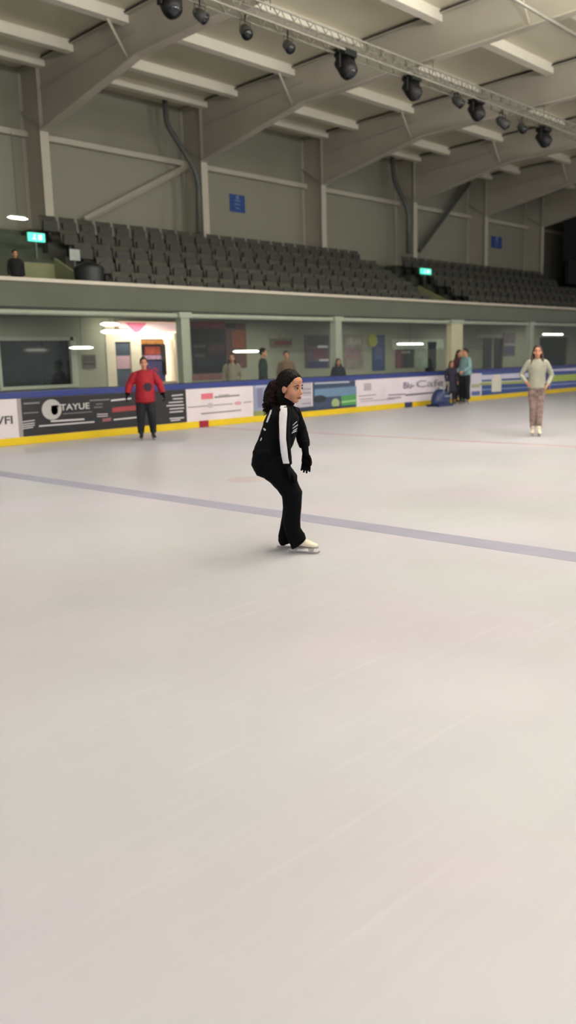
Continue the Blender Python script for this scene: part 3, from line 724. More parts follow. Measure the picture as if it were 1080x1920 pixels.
def hand_shape(mb, wrist, d, nrm, s=1.0, curl=.35, thumb=1, r=.0085):
    """palm, four unequal fingers curling towards nrm and a thumb on the side thumb*(d x nrm)"""
    d = V(d).normalized(); nrm = V(nrm); nrm = (nrm - d * nrm.dot(d)).normalized(); lat = d.cross(nrm) * thumb
    w = V(wrist)
    mb.tube([w - d * .02 * s, w + d * .02 * s, w + d * .055 * s, w + d * .088 * s], [(.024 * s, .018 * s), (.033 * s, .016 * s), (.039 * s, .015 * s), (.036 * s, .012 * s)], 14, side=lat)
    for k, (o, ln, sp) in enumerate(((.029, .066, .10), (.0095, .076, .03), (-.0105, .070, -.04), (-.029, .054, -.14))):
        p = w + d * .080 * s + lat * o * s; dd = (d + lat * sp).normalized(); pts = [p]; a = curl * .6
        for q, fr in enumerate((.42, .32, .26)):
            v_ = dd * math.cos(a) + nrm * math.sin(a); p = p + v_ * ln * fr * s; pts.append(p); a += curl * (1 + .12 * k)
        mb.tube(pts, [r * s * 1.05, r * s, r * s * .92, r * s * .8], 10)
    p = w + d * .022 * s + lat * .026 * s
    t1 = p + (d * .80 + lat * .50 + nrm * .25).normalized() * .036 * s; t2 = t1 + (d * .85 + lat * .3 + nrm * .35).normalized() * .030 * s; t3 = t2 + (d * .9 + nrm * .4).normalized() * .022 * s
    mb.tube([p, t1, t2, t3], [r * 1.35 * s, r * 1.2 * s, r * 1.05 * s, r * .85 * s], 10)

def hair_cap(mb, M, nvec=(.80, 0, -.55), t=.012, k=1.12, long=0):
    n = V(nvec)
    def f(q):
        c = V((-.015, 0, .040)); rr = V((.093, .076, .088))
        r = bmesh.ops.create_uvsphere(q.bm, u_segments=36, v_segments=26, radius=1)
        for v in r['verts']:
            u = V(v.co); p = c + V((u.x * rr.x, u.y * rr.y, u.z * rr.z))
            d = p.dot(n) - t
            s = k if d < -.006 else (.86 if d > .006 else .86 + (k - .86) * (.006 - d) / .012)
            if p.z < -.035: s = min(s, 1.02)
            v.co = c + (p - c) * s
    local(mb, M, f)

def add_face(root, M, eyes=.0, brow=True, lips=True, hairm=None):
    def mk(nm, mm, fn):
        q = MB(); local(q, M, fn); return q.build(nm, mm, root, True)
    for s in (-1, 1):
        e = mk('eye', M_eyew, lambda q: q.ell((.0795, s * .031, .004), (.0085, .0125, .0052), seg=14))
        def iris(q): q.ell((.0865, s * .0305, .004), (.0035, .0078, .0062), seg=12)
        q = MB(); local(q, M, iris); q.build('iris', M_eye, e, True)
        mk('eyelid', M_eye, lambda q: q.tube([(.079, s * .046, .005), (.087, s * .037, .0115), (.089, s * .028, .0115), (.086, s * .018, .006)], [.0012, .0024, .0024, .0012], 8))
        if brow: mk('eyebrow', hairm or M_hair, lambda q: q.tube([(.074, s * .051, .020), (.084, s * .038, .030), (.089, s * .026, .029), (.090, s * .014, .024)], [(.002, .002), (.0035, .0028), (.0038, .003), (.002, .002)], 8))
    if lips:
        mk('lips', M_lip, lambda q: (q.tube([(.085, -.023, -.0625), (.0955, -.010, -.0585), (.0965, 0, -.0600), (.0955, .010, -.0585), (.085, .023, -.0625)], [.0015, .0042, .0040, .0042, .0015], 8),
                                     q.tube([(.085, -.020, -.0645), (.0935, -.009, -.0695), (.0945, 0, -.0700), (.0935, .009, -.0695), (.085, .020, -.0645)], [.0015, .0046, .0050, .0046, .0015], 8)))

def skate(root, pos, yaw, s=1.0, col=None, nm='skate'):
    """figure skate: boot, sole, heel, laces, steel blade touching the ice at pos; toe along yaw"""
    M = Matrix.Translation(V(pos)) @ Matrix.Rotation(yaw, 4, 'Z') @ Matrix.Scale(s, 4)
    mm = col or M_boot
    q = MB()
    def f(q):
        q.tube([(-.050, 0, .19), (-.056, 0, .15), (-.062, 0, .10), (-.050, 0, .075)], [(.044, .052), (.042, .050), (.040, .050), (.036, .046)], 18, side=(0, 1, 0))
        q.tube([(-.095, 0, .085), (-.05, 0, .088), (.00, 0, .088), (.05, 0, .079), (.095, 0, .071), (.118, 0, .068)], [(.028, .030), (.035, .036), (.038, .036), (.041, .028), (.036, .021), (.022, .014)], 18, side=(0, 1, 0))
        q.tube([(-.05, 0, .125), (-.01, 0, .108), (.035, 0, .094)], [(.030, .026), (.026, .020), (.022, .012)], 14, side=(0, 1, 0))
    local(q, M, f)
    b = q.remesh(nm, mm, root, voxel=.006 * max(1, s), smooth=3)
    q = MB()
    def sole(q):
        q.tube([(-.115, 0, .055), (-.05, 0, .054), (0, 0, .052), (.06, 0, .050), (.118, 0, .054)], [(.026, .006), (.030, .006), (.028, .006), (.040, .006), (.020, .006)], 14, side=(0, 1, 0))
        q.tube([(-.085, 0, .052), (-.085, 0, .034)], [(.024, .030), (.020, .024)], 12, side=(0, 1, 0))
    local(q, M, sole); q.build('sole', mat('sole_tan', (150, 140, 124), .5), b, True)
    q = MB()
    def blade(q):
        q.prism([(-.145, .0005), (-.120, .0005), (.09, .0005), (.125, .006), (.142, .020), (.135, .030), (.11, .016), (-.140, .014)], 1, -.002, .002)
        for xx in (-.085, .06):
            q.prism([(xx - .018, .014), (xx + .018, .014), (xx + .028, .048), (xx - .028, .048)], 1, -.004, .004)
    local(q, M, blade); q.build('blade', M_steel, b)
    q = MB()
    def lace(q):
        for i in range(5):
            x0, z0 = -.030 + .016 * i, .132 - .008 * i
            q.tube([(x0, -.020, z0 - .006), (x0 + .004, 0, z0 + .002), (x0, .020, z0 - .006)], .0022, 6)
    local(q, M, lace); q.build('laces', mat('lace_white', (240, 236, 226), .7), b, True)
    return b

def person(label, pos, face, s, top, legs, hairc, J=None, long_hair=False, gloves=None, skates=None, skinc=None, sleeve_r=.058, loose=0, group=None, skirt=False, cat='person', shoe=None, pose_head=0, vox=.012, hem=.92):
    """a standing figure, facing direction face (world xy), joints overridden by J (local: x to the figure's left hand side seen from the front, y back, z up)"""
    j = dict(pel=(0, 0, .95), hipL=(-.09, 0, .93), hipR=(.09, 0, .93), kneeL=(-.10, -.02, .53), kneeR=(.10, -.02, .53), ankL=(-.10, .02, .13), ankR=(.10, .02, .13),
             shL=(-.165, 0, 1.40), shR=(.165, 0, 1.40), elL=(-.23, .03, 1.13), elR=(.23, .03, 1.13), wrL=(-.23, -.07, .91), wrR=(.23, -.07, .91), head=(0, -.02, 1.60))
    if J: j.update(J)
    j = {k: V(v) for k, v in j.items()}
    rz = math.atan2(face[0], -face[1])       # local -y looks along face
    root = empty('person', pos, rz); root.scale = (s, s, s); tag(root, label, cat, group)
    sk = skinc or M_skin
    b = MB()
    b.tube([j['pel'] + V((0, 0, -.03)), j['pel'] + V((0, 0, .08)), (0, 0, 1.15), (0, 0, 1.30), (0, 0, 1.41), (0, .0, 1.455)], [(.14, .10), (.125, .09), (.115, .085), (.145, .095), (.135, .075), (.06, .05)], 20, side=(1, 0, 0))
    hd = j['head']
    b.tube([(0, .005, 1.40), hd + V((0, .015, -.05))], .05, 14)
    HM = Matrix.Translation(hd) @ Matrix.Rotation(-PI / 2 + pose_head, 4, 'Z') @ Matrix.Scale(.98, 4)
    head_shape(b, HM)
    for S_ in 'LR':
        b.tube([j['sh' + S_], (j['sh' + S_] + j['el' + S_]) / 2, j['el' + S_], (j['el' + S_] + j['wr' + S_] * 1) / 2, j['wr' + S_]], [.048, .042, .036, .034, .026], 14)
        b.tube([j['hip' + S_], (j['hip' + S_] + j['knee' + S_]) / 2, j['knee' + S_], (j['knee' + S_] * .6 + j['ank' + S_] * .4), j['ank' + S_]], [.078, .070, .052, .050, .036], 16)
        b.tube([j['ank' + S_], j['ank' + S_] + V((0, -.05, -.04)), j['ank' + S_] + V((0, -.13, -.055))], [.036, .034, .022], 12)
        d = (j['wr' + S_] - j['el' + S_]).normalized()
        hand_shape(b, j['wr' + S_], d, (1 if S_ == 'L' else -1, -.2, 0), .95, .4, thumb=1 if S_ == 'L' else -1, r=.0095)
    b.remesh('body', sk, root, voxel=vox * .62, smooth=2)
    add_face(root, HM, hairm=hairc)
    # top
    t = MB(); L = loose
    t.tube([(0, 0, hem), (0, 0, 1.03), (0, 0, 1.15), (0, 0, 1.30), (0, 0, 1.41), (0, 0, 1.465)], [(.165 + L, .125 + L), (.155 + L, .118 + L), (.145 + L, .112 + L), (.172 + L * .6, .118 + L * .5), (.165 + L * .4, .095), (.075, .065)], 22, side=(1, 0, 0))
    for S_ in 'LR':
        sh, el, wr = j['sh' + S_], j['el' + S_], j['wr' + S_]
        t.tube([V((0, .0, 1.43)), (sh + V((0, 0, 1.43))) / 2 + V((0, 0, .0)), sh], [.05, .055, .058], 14)
        t.tube([sh + V((.03 if S_ == 'L' else -.03, 0, .0)), sh, (sh + el) / 2, el, (el + wr) / 2, el + (wr - el) * .95], [.055, min(sleeve_r, .066), sleeve_r, sleeve_r * .95, sleeve_r * .85, sleeve_r * .72], 16)
    tp = t.remesh('top', top, root, voxel=vox, smooth=3, lump=(.006 + L * .1, 7))
    # legs
    g = MB()
    g.tube([(0, 0, .90), j['pel'] + V((0, 0, .02)), (0, 0, 1.04)], [(.155, .115), (.160, .120), (.140, .105)], 20, side=(1, 0, 0))
    for S_ in 'LR':
        hp, kn, an = j['hip' + S_], j['knee' + S_], j['ank' + S_]
        g.tube([hp + V((0, 0, .03)), (hp + kn) / 2, kn, (kn + an) / 2, an + V((0, 0, .03))], [.094, .082 + L * .5, .066 + L * .5, .060 + L * .4, .052 + L * .3], 16)
    if skirt: g.tube([(0, 0, 1.0), (0, 0, .85), (0, 0, .55)], [(.14, .11), (.18, .15), (.25, .20)], 24, side=(1, 0, 0))
    g.remesh('trousers' if not skirt else 'skirt', legs, root, voxel=vox, smooth=3, lump=(.006, 8))
    # hair
    h = MB(); hair_cap(h, HM)
    if long_hair:
        h.tube([hd + V((0, .06, .05)), hd + V((0, .095, -.05)), hd + V((.0, .11, -.18)), hd + V((0, .11, -.32)), hd + V((0, .10, -.40))], [(.08, .05), (.09, .045), (.10, .04), (.08, .03), (.03, .012)], 18, side=(1, 0, 0))
        for sx in (-1, 1): h.tube([hd + V((sx * .072, .02, .03)), hd + V((sx * .088, .02, -.08)), hd + V((sx * .10, -.03, -.2)), hd + V((sx * .10, -.07, -.33))], [.022, .028, .03, .012], 12)
    h.remesh('hair', hairc, root, voxel=vox * .8, smooth=2, lump=(.008, 28))
    if gloves:
        for S_ in 'LR':
            q = MB(); d = (j['wr' + S_] - j['el' + S_]).normalized()
            hand_shape(q, j['wr' + S_], d, (1 if S_ == 'L' else -1, -.2, 0), 1.18, .4, thumb=1 if S_ == 'L' else -1, r=.0125)
            q.tube([j['wr' + S_] - d * .09, j['wr' + S_] + d * .02], [gloves[1] * 1.1, gloves[1] * .8], 14)
            q.remesh('glove', gloves[0], root, voxel=.008, smooth=1)
    for S_ in 'LR':
        an = j['ank' + S_]
        if skates: skate(root, (an.x, an.y - .075, .0), -PI / 2 + (.12 if S_ == 'R' else -.12), 1.0 , skates)
        else:
            q = MB(); q.tube([(an.x, an.y + .05, .045), (an.x, an.y - .02, .05), (an.x, an.y - .10, .045), (an.x, an.y - .19, .03)], [(.030, .04), (.040, .05), (.042, .04), (.030, .025)], 14, side=(1, 0, 0)); q.tube([(an.x, an.y, .12), (an.x, an.y, .05)], [.042, .045], 12)
            q.remesh('shoe', shoe or M_black, root, voxel=.010, smooth=2)
    return root, j, tp

def surface_patch(root, target, rows, name, m, ncol=6, off=.003):
    """a thin cloth patch lying on the target surface, outlined row by row in photo pixels"""
    bpy.context.view_layer.update()
    W_ = root.matrix_world.copy() if root.matrix_world != Matrix.Identity(4) else root.matrix_basis.copy()
    W_ = root.matrix_basis.copy(); Wi = W_.inverted(); eye = Wi @ EYE
    bm = bmesh.new(); bm.from_mesh(target.data); tree = BVHTree.FromBMesh(bm); bm.free()
    q = MB(); grid = []
    for (py, a, b) in rows:
        line = []
        for k in range(ncol + 1):
            pyy = py if not isinstance(py, tuple) else py[0] + (py[1] - py[0]) * k / ncol
            px = a + (b - a) * k / ncol
            d = (Wi.to_3x3() @ (R @ V((px - 540, -(pyy - 960), -F)))).normalized()
            h, nn, _, _ = tree.ray_cast(eye, d)
            line.append(q.bm.verts.new(h + nn * off) if h is not None else None)
        grid.append(line)
    for r0, r1 in zip(grid, grid[1:]):
        for k in range(ncol):
            f = (r0[k], r0[k + 1], r1[k + 1], r1[k])
            if all(f) and max((f[i].co - f[(i + 1) % 4].co).length for i in range(4)) < .08: q.bm.faces.new(f)
    for v in [v for v in q.bm.verts if not v.link_faces]: q.bm.verts.remove(v)
    return q.build(name, m, root, True)

# ---- the skater in black
A = at(548, 1033, 2, 0)
U = V((.68979, -.72401, 0)).normalized(); Wd = V((.72401, .68979, 0)).normalized()
RZ = math.atan2(U.y, U.x)
sk_root = empty('person', A, RZ)
tag(sk_root, 'crouching skater in black with curly ponytail and white sleeve stripe, white skates', 'person')
def S(px, py, w=0.0):
    d = R @ V((px - 540, -(py - 960), -F)); t = ((A + Wd * w) - EYE).dot(Wd) / d.dot(Wd); p = EYE + d * t - A
    return V((p.dot(U), w, p.z))
def Gd(px, py):
    p = at(px, py, 2, 0) - A; return V((p.dot(U), p.dot(Wd), 0))
PXM = 1 / (S(549, 900).x - S(548, 900).x)      # photo pixels per metre at the skater
px = lambda n: n / PXM
yawb = -.35                                      # body turned a little towards the camera
SD = V((-math.sin(yawb), math.cos(yawb), 0))     # towards her far (left) shoulder
NSH, FSH = S(533, 770, -.15), S(551, 772, .15)
NEL, NWR = S(532, 822, -.20), S(539, 871, -.19)
FEL, FWR = S(566, 815, .17), S(573, 845, .12)
NHP, FHP = S(507, 872, -.085), S(511, 870, .085)
NKN, FKN = S(547, 927, -.12), S(550, 925, .07)
NAN, FAN = S(554, 1000, -.085), S(537, 998, .08)
NG, FG = Gd(571, 1037), Gd(545, 1027.5)
HC = S(544.5, 727, .0)
HM = Matrix.Translation(HC) @ Matrix.Rotation(-.62, 4, 'Z') @ Matrix.Rotation(.12, 4, 'Y') @ Matrix.Scale(1.06, 4)
TR = [(S(504, 868), .150, px(30)), (S(507, 850), .145, px(30)), (S(518, 825), .125, px(31)), (S(526, 800), .140, px(31)), (S(530, 780), .150, px(26)), (S(533, 766), .110, px(17))]
b = MB()
b.tube([t[0] for t in TR], [(t[1] - .015, t[2] - .014) for t in TR], 20, side=SD)
b.tube([S(533, 768), S(540, 752), S(543, 738)], [.055, .048, .05], 16)
head_shape(b, HM)
for (a_, e_, w_) in ((NSH, NEL, NWR), (FSH, FEL, FWR)):
    b.tube([a_, (a_ + e_) / 2, e_, (e_ + w_) / 2, w_], [.038, .034, .030, .027, .022], 14)
for (h_, k_, a_) in ((NHP, NKN, NAN), (FHP, FKN, FAN)):
    b.tube([h_, (h_ + k_) / 2, k_, k_ * .6 + a_ * .4, a_], [.085, .075, .055, .050, .035], 16)
NHD, FHD = S(566, 906, -.20), S(574, 877, .10)
hand_shape(b, NWR + V((0, 0, -.012)), NHD - NWR, (-.35, .25, -1), .94, .25, thumb=-1, r=.0064)
hand_shape(b, FWR + V((0, 0, -.020)), (FHD - FWR), (-.45, -.8, 0), 1.03, .16, thumb=-1, r=.0058)
b.remesh('body', M_skin, sk_root, voxel=.0045, smooth=3)
add_face(sk_root, HM, hairm=M_hair)
for s_ in (-1, 1):
    pass
# gloves
q = MB(); hand_shape(q, NWR + V((0, 0, -.012)), NHD - NWR, (-.35, .25, -1), .98, .25, thumb=-1, r=.0098); q.tube([NWR + V((-.004, 0, .03)), NWR + V((0, 0, -.02))], [.030, .027], 14)
q.remesh('glove', M_glove, sk_root, voxel=.0045, smooth=1)
q = MB(); hand_shape(q, FWR + V((0, 0, -.02)), (FHD - FWR), (-.45, -.8, 0), 1.08, .16, thumb=-1, r=.0095); q.tube([FWR + V((-.01, 0, .08)), FWR + V((0, 0, -.03))], [.034, .028], 14)
q.remesh('glove', M_glove, sk_root, voxel=.0045, smooth=1)
# jacket
t = MB()
t.tube([t_[0] for t_ in TR], [(t_[1] + .012, t_[2] + .006) for t_ in TR], 24, side=SD)
t.tube([S(506, 852), S(504, 846), S(503, 840)], [(.165, px(30)), (.168, px(29)), (.155, px(29))], 24, side=SD)
t.tube([S(532, 770), S(537, 758), S(541, 750)], [(.068, .060), (.062, .056), (.060, .056)], 18, side=SD)   # high collar
for (s0, e0, w0, rr) in ((NSH, NEL, NWR, (.052, .052, .048, .046, .043, .036)), (FSH, FEL, FEL + (FWR - FEL) * .75, (.052, .056, .056, .055, .052, .044))):
    t.tube([s0 + (S(530, 772) - s0) * .25, s0, (s0 + e0) / 2, e0, (e0 + w0) / 2, w0], rr, 16)
t.tube([S(536, 762, -.02), S(548, 785, -.02), S(546, 805, -.02)], [(.07, .04), (.085, .05), (.08, .05)], 16, side=SD)
jk = t.remesh('jacket', M_knit, sk_root, voxel=.0065, smooth=3, lump=(.0045, 14))
q = MB(); q.tube([S(530, 768), S(536, 757)], [.064, .060], 16, side=SD)
# white sleeve stripe and prints, lying on the cloth
surface_patch(sk_root, jk, [(761, 526.6, 536), (765, 525.4, 538), (776, 524.2, 538.2), (792, 523.8, 537), (808, 524.4, 536.4), (822, 524.6, 536), (834, 525.6, 537.4), (847, 527, 539), (858, 529, 540), (869, 531.5, 542.4), (875, 534, 540)], 'sleeve_stripe', M_stripe, 8)
for nm_, rows in (('chest_print', [((796.5, 789.5), 548.6, 556), ((798.3, 791), 548.4, 556.4)]), ('chest_print', [((802.5, 795.5), 548.4, 557.5), ((804.2, 797), 548.2, 558)]),
                  ('chest_print', [((807.5, 801), 548.8, 558.5), ((809, 802.6), 548.4, 559)]), ('chest_print', [((811, 805.2), 546.6, 558.2), ((812.8, 807), 546.2, 558.6)]),
                  ('back_print', [(769, 507.5, 510.2), (776, 505.2, 508.6), (784, 502, 505.5), (792, 499.4, 502.2)]), ('back_print', [(803, 494, 496.5), (805, 494.5, 499), (807.6, 496, 498.6)]), ('back_print', [(821, 490.2, 491.8), (824, 489, 491), (827, 488, 489.4)])):
    surface_patch(sk_root, jk, rows, nm_, M_print, 4, .003)
# trousers
g = MB()
g.ell(S(495, 872), (px(21.5), .15, px(25)), rot=Matrix.Rotation(-.5, 3, 'Y'))
g.tube([S(512, 842), S(506, 856), S(503, 870), S(507, 884)], [(.140, px(26)), (.160, px(31)), (.168, px(31)), (.15, px(25))], 24, side=SD)
g.tube([NHP, S(524, 888, -.10), S(538, 908, -.11), NKN, S(548, 950, -.12), S(547, 975, -.10), S(549, 993, -.09), S(555, 1006, -.085), S(557, 1014, -.085)],
       [(.10, px(27)), (.10, px(25)), (.09, px(21)), (.08, px(19.5)), (.075, px(17.5)), (.072, px(16)), (.07, px(15.5)), (.075, px(17)), (.08, px(17.5))], 20, side=(0, 1, 0))
g.tube([S(553, 1000, -.085), S(556, 1013, -.085), S(551, 1020, -.085), S(549, 1026, -.085), S(547.5, 1029.5, -.085)], [(.07, px(15)), (.078, px(16)), (.064, px(10)), (.05, px(5)), (.03, px(2))], 20, side=(0, 1, 0))
g.tube([FHP, S(524, 886, .08), S(538, 906, .08), FKN, S(547, 950, .07), S(542, 975, .07), S(538, 992, .075), S(534, 1006, .08), S(535, 1016, .085)],
       [(.10, px(27)), (.10, px(24)), (.09, px(20)), (.08, px(18)), (.074, px(17)), (.070, px(15)), (.07, px(14)), (.072, px(13.5)), (.07, px(12))], 20, side=(0, 1, 0))
g.tube([S(533, 1006, .08), S(530, 1016, .085), S(528.5, 1021, .085)], [(.07, px(12.5)), (.07, px(9)), (.05, px(4))], 20, side=(0, 1, 0))
g.remesh('trousers', M_trouser, sk_root, voxel=.0065, smooth=3, lump=(.0045, 10))
# skates
fy = -.42
skate(sk_root, NG + V((.0, .0, 0)), fy, .98)
skate(sk_root, FG + V((.015, 0, 0)), fy + .1, .98)
# hair
h = MB(); hair_cap(h, HM, t=.010, k=1.13)
h.tube([S(532, 722, 0), S(528, 736, .0), S(527, 750, .01), S(524, 762, .01)], [(.055, .045), (.055, .045), (.05, .042), (.03, .02)], 16, side=SD)
hr_ = h.remesh('hair', M_hair, sk_root, voxel=.0055, smooth=2, lump=(.003, 45))
p_ = MB(); pts = [S(524, 716, .02), S(515, 722, .03), S(508.5, 738, .03), S(507, 752, .03), S(506.5, 765, .03), S(503.5, 776, .02)]
p_.tube(pts, [px(7), px(11.5), px(14), px(13), px(9), px(2.5)], 20)
rn = random.Random(3)
for k in range(110):
    i = rn.random() * 4.6; a_ = int(i); c0 = pts[a_].lerp(pts[a_ + 1], i - a_); rad = [11, 12.5, 14, 12, 8, 4][a_]
    an = rn.random() * 2 * PI; o = V((math.cos(an), math.sin(an) * .9, rn.uniform(-.3, .3))) * px(rad) * .86
    c1 = c0 + o; cu_ = []
    for q_ in range(7):
        ph = q_ * 1.25 + an; cu_.append(c1 + V((math.cos(ph) * .010, math.sin(ph) * .010, -.009 * q_)) + o * (.04 * q_))
    p_.tube(cu_, [.004, .0055, .006, .006, .0055, .0045, .002], 6)
p_.remesh('ponytail', M_pony, hr_, voxel=.0048, smooth=1, lump=(.004, 40))
q = MB(); q.tube([S(526, 714, .02), S(520, 719, .025)], [.030, .030], 14); q.build('hair_tie', M_black, hr_, True)

# ---- other skaters
M_redj = mat('red_jersey', (146, 6, 28), .75, .12, 5, bump=.2)
M_darkp = mat('dark_trousers', (14, 15, 26), .8, .2, 5)
M_brownh = mat('brown_hair', (52, 34, 28), .6, .3, 20, bump=.4)
def gpos(px_, py_): p = at(px_, py_, 2, 0); return V((p.x, p.y, 0))
P = gpos(277, 825)
r1, j1, tp1 = person('skater in loose red hockey jersey with dark chest badge, black gloves and dark trousers', P, (-.55, -.85), .97, M_redj, M_darkp, M_brownh,
    J=dict(shL=(-.185, 0, 1.385), shR=(.185, 0, 1.385), elL=(-.31, .02, 1.16), elR=(.31, .0, 1.16), wrL=(-.37, -.06, .98), wrR=(.36, -.08, .97), kneeL=(-.12, -.05, .53), kneeR=(.11, -.06, .53), ankL=(-.13, .02, .13), ankR=(.13, -.0, .13)),
    gloves=(M_glove, .06), skates=mat('black_skate', (22, 22, 24), .4), sleeve_r=.085, loose=.05, hem=.80)
surface_patch(r1, tp1, [(718, 273, 280), (721, 270, 284), (726, 269, 285), (731, 271, 283), (734, 274, 279)], 'chest_badge', mat('badge_dark', (44, 16, 34), .7), 6, .006)
surface_patch(r1, tp1, [(703, 301, 307), (708, 302, 309)], 'sleeve_patch', mat('patch_pale', (190, 150, 160), .7), 3, .006)
M_greyt = mat('grey_top', (150, 150, 138), .8, .1, 6)
def leggings():
    m = mat('mottled_leggings', (128, 108, 104), .75, .45, 16); return m
P = gpos(1004, 817)
r2, j2, tp2 = person('skater in pale grey green top, mottled brown leggings and white skates, long dark hair', P, (-.86, -.5), .985, M_greyt, leggings(), M_brownh,
    J=dict(hipL=(-.075, 0, .93), hipR=(.075, 0, .93), kneeL=(-.06, -.02, .53), kneeR=(.06, -.04, .53), ankL=(-.055, .03, .13), ankR=(.06, -.06, .13), elL=(-.29, .05, 1.17), elR=(.27, .05, 1.15), wrL=(-.20, -.10, 1.03), wrR=(.20, -.08, .98)),
    long_hair=True, skates=M_boot, sleeve_r=.055, loose=.01)
M_teal = mat('teal_top', (122, 156, 160), .8, .08, 5)
P = V((at(873, 720, 1, 15.05).x, 15.05, 0))
person('tall skater in pale teal top and black trousers standing at the boards', P, (-.9, .35), 1.02, M_teal, M_darkp, M_brownh, skates=mat('grey_skate', (72, 74, 88), .5), loose=.055, sleeve_r=.07,
       J=dict(elL=(-.24, -.02, 1.13), elR=(.24, -.04, 1.14), wrL=(-.2, -.2, 1.0), wrR=(.2, -.24, 1.02)))
P = V((at(860, 720, 1, 15.5).x, 15.5, 0))
person('skater with brown hair and maroon top leaning beside the teal skater', P, (-.2, -1), 1.0, mat('maroon_top', (66, 36, 46), .8), M_darkp, M_brownh, skates=mat('black_skate', (22, 22, 24), .4), long_hair=True, loose=.03)
P = V((at(846, 720, 1, 15.20).x, 15.20, 0))
person('short brown haired child in dark navy clothes behind the blue skating aid', P, (-.5, -.8), .80, mat('navy_top', (34, 30, 52), .8), mat('navy_skirt', (24, 24, 44), .8), M_brownh, skates=mat('grey_skate', (72, 74, 88), .5), long_hair=True, skirt=True)
# people on the walkway behind the glass
def wpos(px_, py_, Y): p = at(px_, py_, 1, Y); return V((p.x, Y, 0)), p.z
for (px_, top_, Y, lb, tc, lc, hc_, lh) in ((434, 662, 16.9, 'person in pale beige jacket standing behind the rink glass', (136, 128, 112), (70, 64, 60), M_brownh, True),
        (492, 652, 16.9, 'person in dark green top and navy trousers behind the rink glass', (26, 42, 36), (20, 26, 46), M_hair, False),
        (536, 658, 16.9, 'person in tan brown jacket behind the glass, right of the one in dark green', (118, 92, 70), (60, 50, 46), M_brownh, False),
        (634, 672, 17.0, 'shorter person in dark navy jacket beside a pale balcony post', (24, 26, 46), (20, 22, 34), M_hair, True)):
    p, zt = wpos(px_, top_, Y)
    person(lb, p, (-.6, -.8) if px_ != 492 else (.6, -.8), zt / 1.73, mat('coat_%d' % px_, tc, .85, .1, 5), mat('legs_%d' % px_, lc, .85), hc_, long_hair=lh, vox=.016)
zt = at(27, 468, 1, 18.6)
person('person in black clothing behind the parapet in the near stair opening', V((zt.x, 18.6, 2.952)), (-.3, -1), (zt.z - 2.952) / 1.73, mat('coat_black', (16, 17, 18), .85), mat('legs_black', (14, 14, 16), .85), M_hair, vox=.016, loose=.05)
# blue plastic skating aid on the ice by the boards
P = V((at(826, 720, 1, 15.15).x, 15.15, 0))
e = empty('skating_aid', P); tag(e, 'rounded navy blue plastic skating aid with pale top standing by the boards', 'skating aid')
M_aid = mat('aid_blue', (34, 48, 92), .4, .08, 4)
q = MB(); q.tube([(-.02, 0, .06), (-.02, 0, .14), (0, 0, .30), (.02, 0, .44), (.02, 0, .52)], [(.36, .22), (.38, .25), (.35, .23), (.28, .18), (.18, .12)], 28, side=(1, 0, 0)); q.remesh('tub_body', M_aid, e, voxel=.02, smooth=4)
q = MB(); q.tube([(.05, 0, .50), (.06, 0, .60)], [(.17, .10), (.12, .08)], 20, side=(1, 0, 0)); q.build('pale_top', mat('aid_pale', (150, 156, 160), .5), e, True)
q = MB()
for s_ in (-1, 1): q.prism([(-.40, .0), (.36, .0), (.40, .07), (-.44, .07)], 1, s_ * .2 - .025, s_ * .2 + .025)
q.build('runner', M_aid, e)
q = MB(); q.tube([(-.10, -.18, .42), (-.12, -.20, .72), (.14, -.20, .74), (.14, -.18, .42)], .018, 10); q.build('handle', M_pipe, e, True)
q = MB(); q.box(-.12, .20, -.252, -.225, .30, .33, .006); q.build('pale_stripe', mat('aid_stripe', (170, 176, 190), .5), e)
# black cabinet behind the far walkway window
c = at(1046, 664, 1, 20.6)
bx = empty('black_cabinet', (c.x, 20.6, 0)); tag(bx, 'black cabinet seen through the far walkway window', 'cabinet')
part(MB().box(c.x - .7, c.x + .7, 20.5, 20.9, 0.0, c.z + .16, .02), 'carcass', M_black, bx); part(MB().box(c.x - .66, c.x - .01, 20.48, 20.5, .1, c.z + .1, .004), 'door', M_lens, bx); part(MB().box(c.x + .01, c.x + .66, 20.48, 20.5, .1, c.z + .1, .004), 'door', M_lens, bx)
#PEOPLE_END#

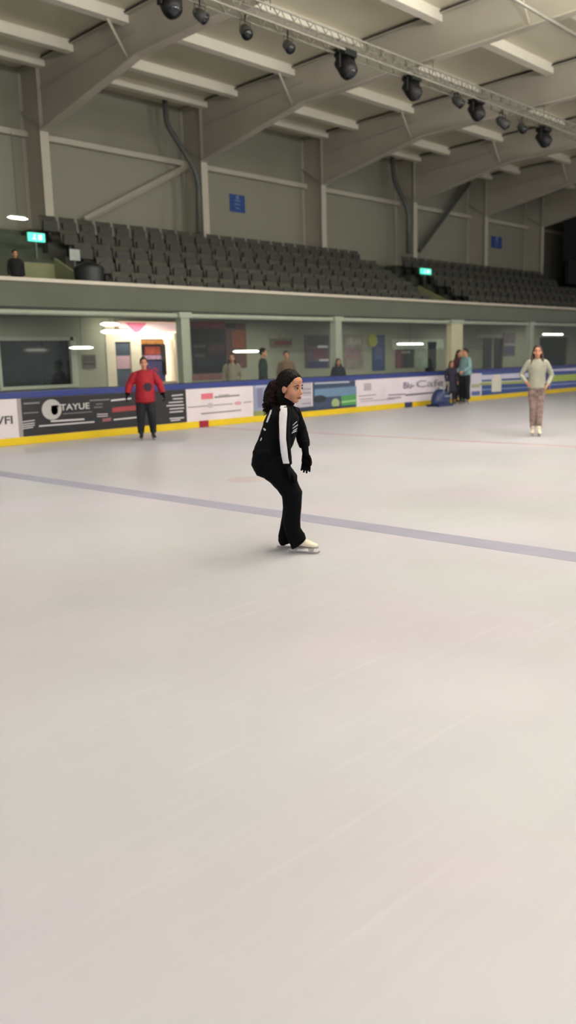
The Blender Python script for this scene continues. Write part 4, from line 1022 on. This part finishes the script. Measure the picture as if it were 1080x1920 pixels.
# ------------------------------------------------------------------ light
def area(name, loc, sx, sy, power, col=(1, .95, .86), rot=(0, 0, 0)):
    l = bpy.data.lights.new(name, 'AREA'); l.shape = 'RECTANGLE'; l.size = sx; l.size_y = sy; l.energy = power; l.color = col
    o = bpy.data.objects.new(name, l); COL.objects.link(o); o.location = loc; o.rotation_euler = rot; return o
LC = (1, .965, .925)
for x in (-6, 0, 5):
    for y in (-10, -4):
        area('rink_luminaire', (x, y, 8.3), 1.4, .6, 24, LC)
for x, y, p in ((4, 4, 70), (4, -1, 90), (9, 4, 130), (9, -1, 110), (14, 4, 170), (14, -1, 130), (19, 4, 190), (19, -1, 150), (25, 4, 190), (25, -1, 150), (31, 3, 190), (38, 3, 150), (14, 8, 120)):
    area('rink_luminaire', (x, y, 8.3), 1.4, .6, p * .5, LC)
    area('roof_fill', (x, y, 8.36), 1.4, .6, 430 if x < 25 else 190, LC, (PI, 0, 0))  # unseen upward light, added to brighten the roof
for x in (4, 12, 20, 28):
    area('wall_fill', (x, 2, 7.6), 2.4, .8, 420 if x < 28 else 200, LC, (PI - 1.15, 0, 0))  # unseen, added to lift the upper wall and ceiling
for x in (10.5, 19.5, 24, 30, 36): area('walkway_fill', (x, 18.6, 2.74), 1.2, .12, 22, (1, .98, .9))  # added fill that brightens the dim walkway, no fitting of its own
area('kiosk_light', (15.2, YW + 1.2, 2.6), 1.6, .8, 130, (1, .93, .82))
area('kiosk_front_light', (14.9, YW - .45, 2.68), 1.6, .3, 45, (1, .95, .88))
wd = bpy.data.worlds.new('World'); SC.world = wd; wd.use_nodes = True
wd.node_tree.nodes['Background'].inputs[0].default_value = (1, .98, .955, 1); wd.node_tree.nodes['Background'].inputs[1].default_value = .70

# ------------------------------------------------------------------ camera
cd = bpy.data.cameras.new('camera'); cam = bpy.data.objects.new('camera', cd); COL.objects.link(cam)
cd.sensor_fit = 'VERTICAL'; cd.sensor_height = 36; cd.sensor_width = 36 * 1080 / 1920; cd.lens = F / 1920 * 36; cd.clip_end = 300
cam.matrix_world = Matrix.Translation(EYE) @ R.to_4x4()
SC.camera = cam
cd.dof.use_dof = True; cd.dof.focus_distance = 7.0; cd.dof.aperture_fstop = 1.2
SC.view_settings.view_transform = 'Standard'; SC.view_settings.look = 'None'; SC.view_settings.exposure = 0; SC.view_settings.gamma = 1
